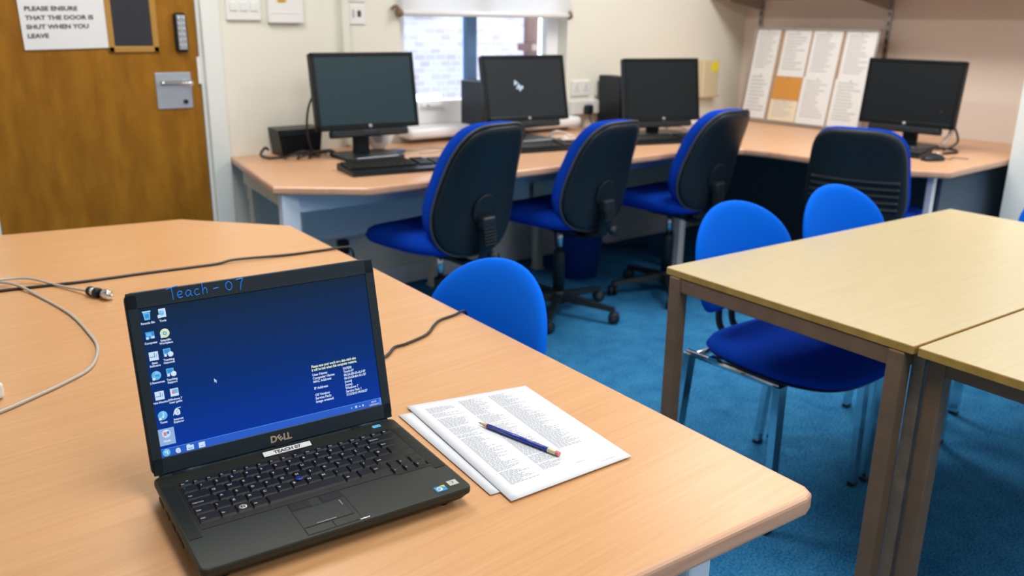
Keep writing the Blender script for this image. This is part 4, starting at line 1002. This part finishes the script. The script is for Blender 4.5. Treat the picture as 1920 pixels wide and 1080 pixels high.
b = MB().m('s_text').xf(Lm); b.text('09:03', (.3085, .0302, z2+.0002), ux_, uy_, .0036, .0001, center=True); b.text('12/07/2010', (.3085, .0262, z2+.0002), ux_, uy_, .0034, .0001, center=True)
b.box((.2740, .0297, z2), (.0015, .0015, .0001)); b.box((.2810, .0300, z2), (.0030, .0034, .0001)); b.box((.2865, .0295, z2), (.0024, .0012, .0001)); b.box((.2915, .0298, z2), (.0022, .0030, .0001)); b.build('system_tray', scr, world=True)
# maker's lettering
b = MB().m('logo_g').xf(Lm)
b.text('D', (.1528, .0092, .0012), ux_, uy_, .0125, .0005, mono=1.0); b.text('L', (.1708, .0092, .0012), ux_, uy_, .0125, .0005, mono=1.0); b.text('L', (.1763, .0092, .0012), ux_, uy_, .0125, .0005, mono=1.0)
b.xf(Lm @ TR(.1662, .0137, .0012) @ RZ(.65)); b.text('E', (0, -.0041, 0), ux_, uy_, .0112, .0005, center=True)
lb(b, 'maker_logo', lid)['label'] = 'bronze coloured metal lettering'
# handwritten marker on the top bezel
b = MB().m('inkb').xf(Lm)
def stroke(pts, ox, oy, sc=.0105, wd=.0008, sl=.0):
    ox = .052+(ox-.052)*1.09; sc *= 1.12
    b.tube([(ox+(px+sl*py)*sc, oy+py*sc, .0012) for px, py in pts], wd, 6, sub=4)
HB_ = .2232
x = .052
stroke([(-.15, .98), (.3, 1.1), (.95, 1.2)], x, HB_, .0115); stroke([(.35, 1.1), (.38, .5), (.40, -.12)], x, HB_, .0115)
stroke([(.0, .32), (.5, .42), (.55, .7), (.25, .75), (.02, .4), (.2, .02), (.62, .08)], x+.0095, HB_, .0095)
stroke([(.65, .62), (.3, .75), (.02, .4), (.2, .02), (.55, .3), (.65, .62), (.62, .15), (.8, .02)], x+.0190, HB_, .0095)
stroke([(.6, .68), (.25, .72), (.02, .38), (.22, .02), (.62, .1)], x+.0290, HB_, .0095)
stroke([(.05, 1.35), (.02, .6), (.0, -.02)], x+.0385, HB_, .0095); stroke([(.02, .35), (.25, .72), (.5, .6), (.5, .05)], x+.0385, HB_, .0095)
stroke([(0, .45), (.35, .5), (.7, .5)], x+.0510, HB_, .0095)
stroke([(.35, .95), (.05, .7), (.05, .25), (.35, .02), (.62, .25), (.62, .7), (.35, .95)], x+.0660, HB_, .0110)
stroke([(.0, .92), (.3, .98), (.7, 1.0), (.5, .6), (.38, .1), (.35, -.15)], x+.0790, HB_, .0115)
lb(b, 'handwritten_name', lid)['label'] = 'blue marker handwriting'
# printed tape label below the lettering, lying across the hinge deck
b = MB().m('paper2').xf(B); lr = RX(.35)
b.box((.170, -.0185, .0026), (.066, .0085, .0007), rot=lr); b.xf(B @ TR(.170, -.0185, .0026) @ lr).m('inkd').text('TEACH 07', (0, -.0026, .0005), ux_, uy_, .0072, .0003, center=True, mono=1.15)
b.xf(B @ TR(.170, -.0280, .0008)).m('blackg').box((0, 0, 0), (.030, .010, .0004)); lb(b, 'name_label', base)['label'] = 'white printed tape label'

# ================================================================== papers and pencil
PZ = TZ
def paper(corners, z0, label, cols=True, seed=1, lift=None):
    """A4 sheet, corners TL TR BR BL on the desk; lift(u,v)->height"""
    tl, tr_, br, bl_ = [Vector((c[0], c[1], 0)) for c in corners]; N1, N2 = 14, 20
    def P(u_, v_): return (tl*(1-u_)*(1-v_)+tr_*u_*(1-v_)+br*u_*v_+bl_*(1-u_)*v_)+Vector((0, 0, z0+(lift(u_, v_) if lift else 0)))
    b = MB().m('paper'); V = []; F = []
    for j in range(N2+1):
        for i in range(N1+1): V.append(tuple(P(i/N1, j/N2)))
    n = len(V); V += [(a, c, d-.0004) for a, c, d in V]
    for j in range(N2):
        for i in range(N1):
            a = j*(N1+1)+i; q = (a, a+N1+1, a+N1+2, a+1); F.append(q); F.append(tuple(k+n for k in q[::-1]))
    for i in range(N1): F += [(i, i+1, i+1+n, i+n)]; a = N2*(N1+1)+i; F += [(a+1, a, a+n, a+1+n)]
    for j in range(N2): a = j*(N1+1); c2 = a+N1+1; F += [(c2, a, a+n, c2+n)]; a += N1; c2 = a+N1+1; F += [(a, c2, c2+n, a+n)]
    b.add(V, F, True)
    if cols:
        rd = random.Random(seed); b.m('ink')
        def q4(u0, u1, v0, v1):
            e = Vector((0, 0, .00015)); b.add([tuple(P(*p)+e) for p in ((u0, v0), (u0, v1), (u1, v1), (u1, v0))], [(0, 1, 2, 3)])
        for c_, (u0, uw, v0, v1) in enumerate([(.10, .22, .07, .90), (.38, .20, .05, .88), (.63, .22, .05, .74)]):
            v_ = v0
            while v_ < v1:
                x_ = u0; L = uw*rd.uniform(.45, 1)
                if rd.random() < .06: v_ += .0085; continue
                while x_ < u0+L:
                    ww = rd.uniform(.010, .034); q4(x_, min(x_+ww, u0+L), v_, v_+.0042); x_ += ww+.007
                v_ += .0092
        for u0, u1, v_ in ((.78, .90, .955), (.62, .70, .90)): q4(u0, u1, v_, v_+.003)
    return tag(b.build('paper_sheet'), label, 'paper', 'printed sheets on the desk')
A_ = [(.652, 1.084), (.855, 1.035), (.820, .754), (.610, .762)]
paper([(.627, 1.067), (.828, 1.030), (.800, .772), (.599, .792)], PZ+.0008, 'lower white sheet peeking out on the laptop side under the printed list', cols=False, lift=lambda u_, v_: .0015*max(0, 1-u_*3))
paper([(.650, 1.068), (.848, 1.030), (.812, .758), (.6105, .764)], PZ+.0022, 'middle white sheet almost hidden under the printed list', cols=False)
paper(A_, PZ+.0036, 'top white sheet printed with three columns, carrying the pencil', seed=5, lift=lambda u_, v_: .004*max(0, .35-u_)**1.2*math.sin(PI*min(1, v_*1.1+.05)))
pn = thing('pencil', 'short blue pencil with pink rubber lying on the printed sheet', 'pencil', (.7205, .886, PZ+.0040))
pa = Vector((.7045, .963, PZ+.0078)); pe = Vector((.7365, .813, PZ+.0078)); pd = (pe-pa); PL = pd.length; pd.normalize()
def along(s_): return tuple(pa+pd*s_)
b = MB().m('bluepen'); b.cyl(along(.018), along(PL-.020), .0036, seg=6); b.build('pencil_body', pn, world=True)
b = MB().m('penwood'); b.cyl(along(.005), along(.0185), .0011, .0036, 12); b.build('sharpened_wood', pn, world=True)
b = MB().m('lead'); b.cyl(along(0), along(.0055), .0003, .0012, 10); b.build('pencil_lead', pn, world=True)
b = MB().m('ferrule'); b.tube([along(PL-.0205), along(PL-.018), along(PL-.0165), along(PL-.014), along(PL-.012), along(PL-.006)], [.0037, .0039, .0035, .0039, .0035, .0038], 14, False); b.build('ferrule', pn, world=True)
b = MB().m('rubber'); b.tube([along(PL-.006), along(PL-.001), along(PL)], [.0035, .0035, .0026], 14, False); b.build('rubber_tip', pn, world=True)

# ================================================================== cables on the desk
z = TZ+.0035
b = MB().m('cableb'); b.tube([(-.30, 2.20, z), (.10, 2.145, z), (.249, 2.129, z), (.35, 2.11, z+.0), (.417, 2.098, z), (.55, 2.088, z), (.704, 2.070, z), (.76, 2.068, z+.004), (.891, 2.049, z), (.98, 2.040, z), (1.04, 2.028, z+.002), (1.062, 2.024, z-.01), (1.070, 2.022, z-.10), (1.10, 2.02, .35), (1.12, 2.05, .05), (1.3, 2.3, .008)], .0035, 8)
tag(b.build('power_cable'), 'black cable running across the far end of the desk and over its edge', 'cable')
b = MB().m('cableb'); b.tube([(.60, 1.26, z), (.68, 1.265, z), (.737, 1.29, z), (.770, 1.318, z), (.796, 1.321, z), (.856, 1.341, z), (.895, 1.375, z), (.924, 1.396, z), (.965, 1.405, z), (.994, 1.412, z+.001), (1.004, 1.415, z-.014), (.998, 1.42, z-.045), (.95, 1.44, z-.055), (.90, 1.60, z-.060), (.90, 1.9, z-.060)], .0028, 8)
tag(b.build('power_cable'), 'black lead from behind the laptop to the desk edge by the blue chair', 'cable')
zc = TZ+.0032
ls = thing('security_cable', 'grey coated security cable with lock head looping on the left of the desk', 'cable', (.33, 1.85, TZ))
b = MB().m('cableg'); b.tube([(-.05, 1.36, zc), (.06, 1.405, zc), (.141, 1.439, zc), (.19, 1.466, zc), (.244, 1.50, zc), (.297, 1.547, zc), (.331, 1.639, zc), (.338, 1.739, zc), (.335, 1.878, zc), (.308, 2.048, zc), (.285, 2.13, zc+.006), (.250, 2.185, zc+.006), (.15, 2.26, zc), (0, 2.30, zc), (-.12, 2.24, zc), (-.05, 2.12, zc+.003), (.10, 2.13, zc+.012), (.20, 2.16, zc+.013), (.262, 2.178, zc+.012), (.315, 2.168, zc+.008), (.350, 2.115, zc+.002), (.380, 2.045, zc+.003), (.400, 1.988, zc+.008)], .0030, 8)
b.build('cable', ls, world=True)
h0 = Vector((.399, 1.992, TZ+.0115)); h1 = Vector((.438, 1.904, TZ+.0115)); hd = (h1-h0).normalized()
def hp_(s_): return tuple(h0+hd*s_)
b = MB().m('blackp'); b.tube([hp_(0), hp_(.004), hp_(.012), hp_(.0125)], [.006, .0105, .0105, .008], 16, False); b.tube([hp_(.024), hp_(.0245), hp_(.036), hp_(.037)], [.008, .0108, .0108, .008], 16, False); b.build('lock_sleeve', ls, world=True)
b = MB().m('plastic_w'); b.tube([hp_(.0125), hp_(.024)], .0085, 16, False); b.build('white_band', ls, world=True)
b = MB().m('chrome'); b.tube([hp_(.037), hp_(.050), hp_(.052), hp_(.068), hp_(.071)], [.007, .007, .0108, .0108, .008], 18, False); b.tube([hp_(.071), hp_(.080)], .003, 8, False)
b.build('lock_barrel', ls, world=True)
# white adapter at the left frame edge
t = thing('white_adapter', 'white plastic adapter just entering at the left edge beside the grey cable', 'adapter', (.120, 1.535, TZ))
b = MB().m('plastic_w'); b.box((.1235, 1.524, TZ+.0145), (.05, .075, .027), .006, 3, rot=RZ(.35)); b.build('adapter_body', t, world=True)
b = MB().m('plastic_w'); b.tube([(.09, 1.56, TZ+.012), (.05, 1.60, TZ+.006), (-.05, 1.62, TZ+.004)], .0025, 6); b.build('adapter_lead', t, world=True)
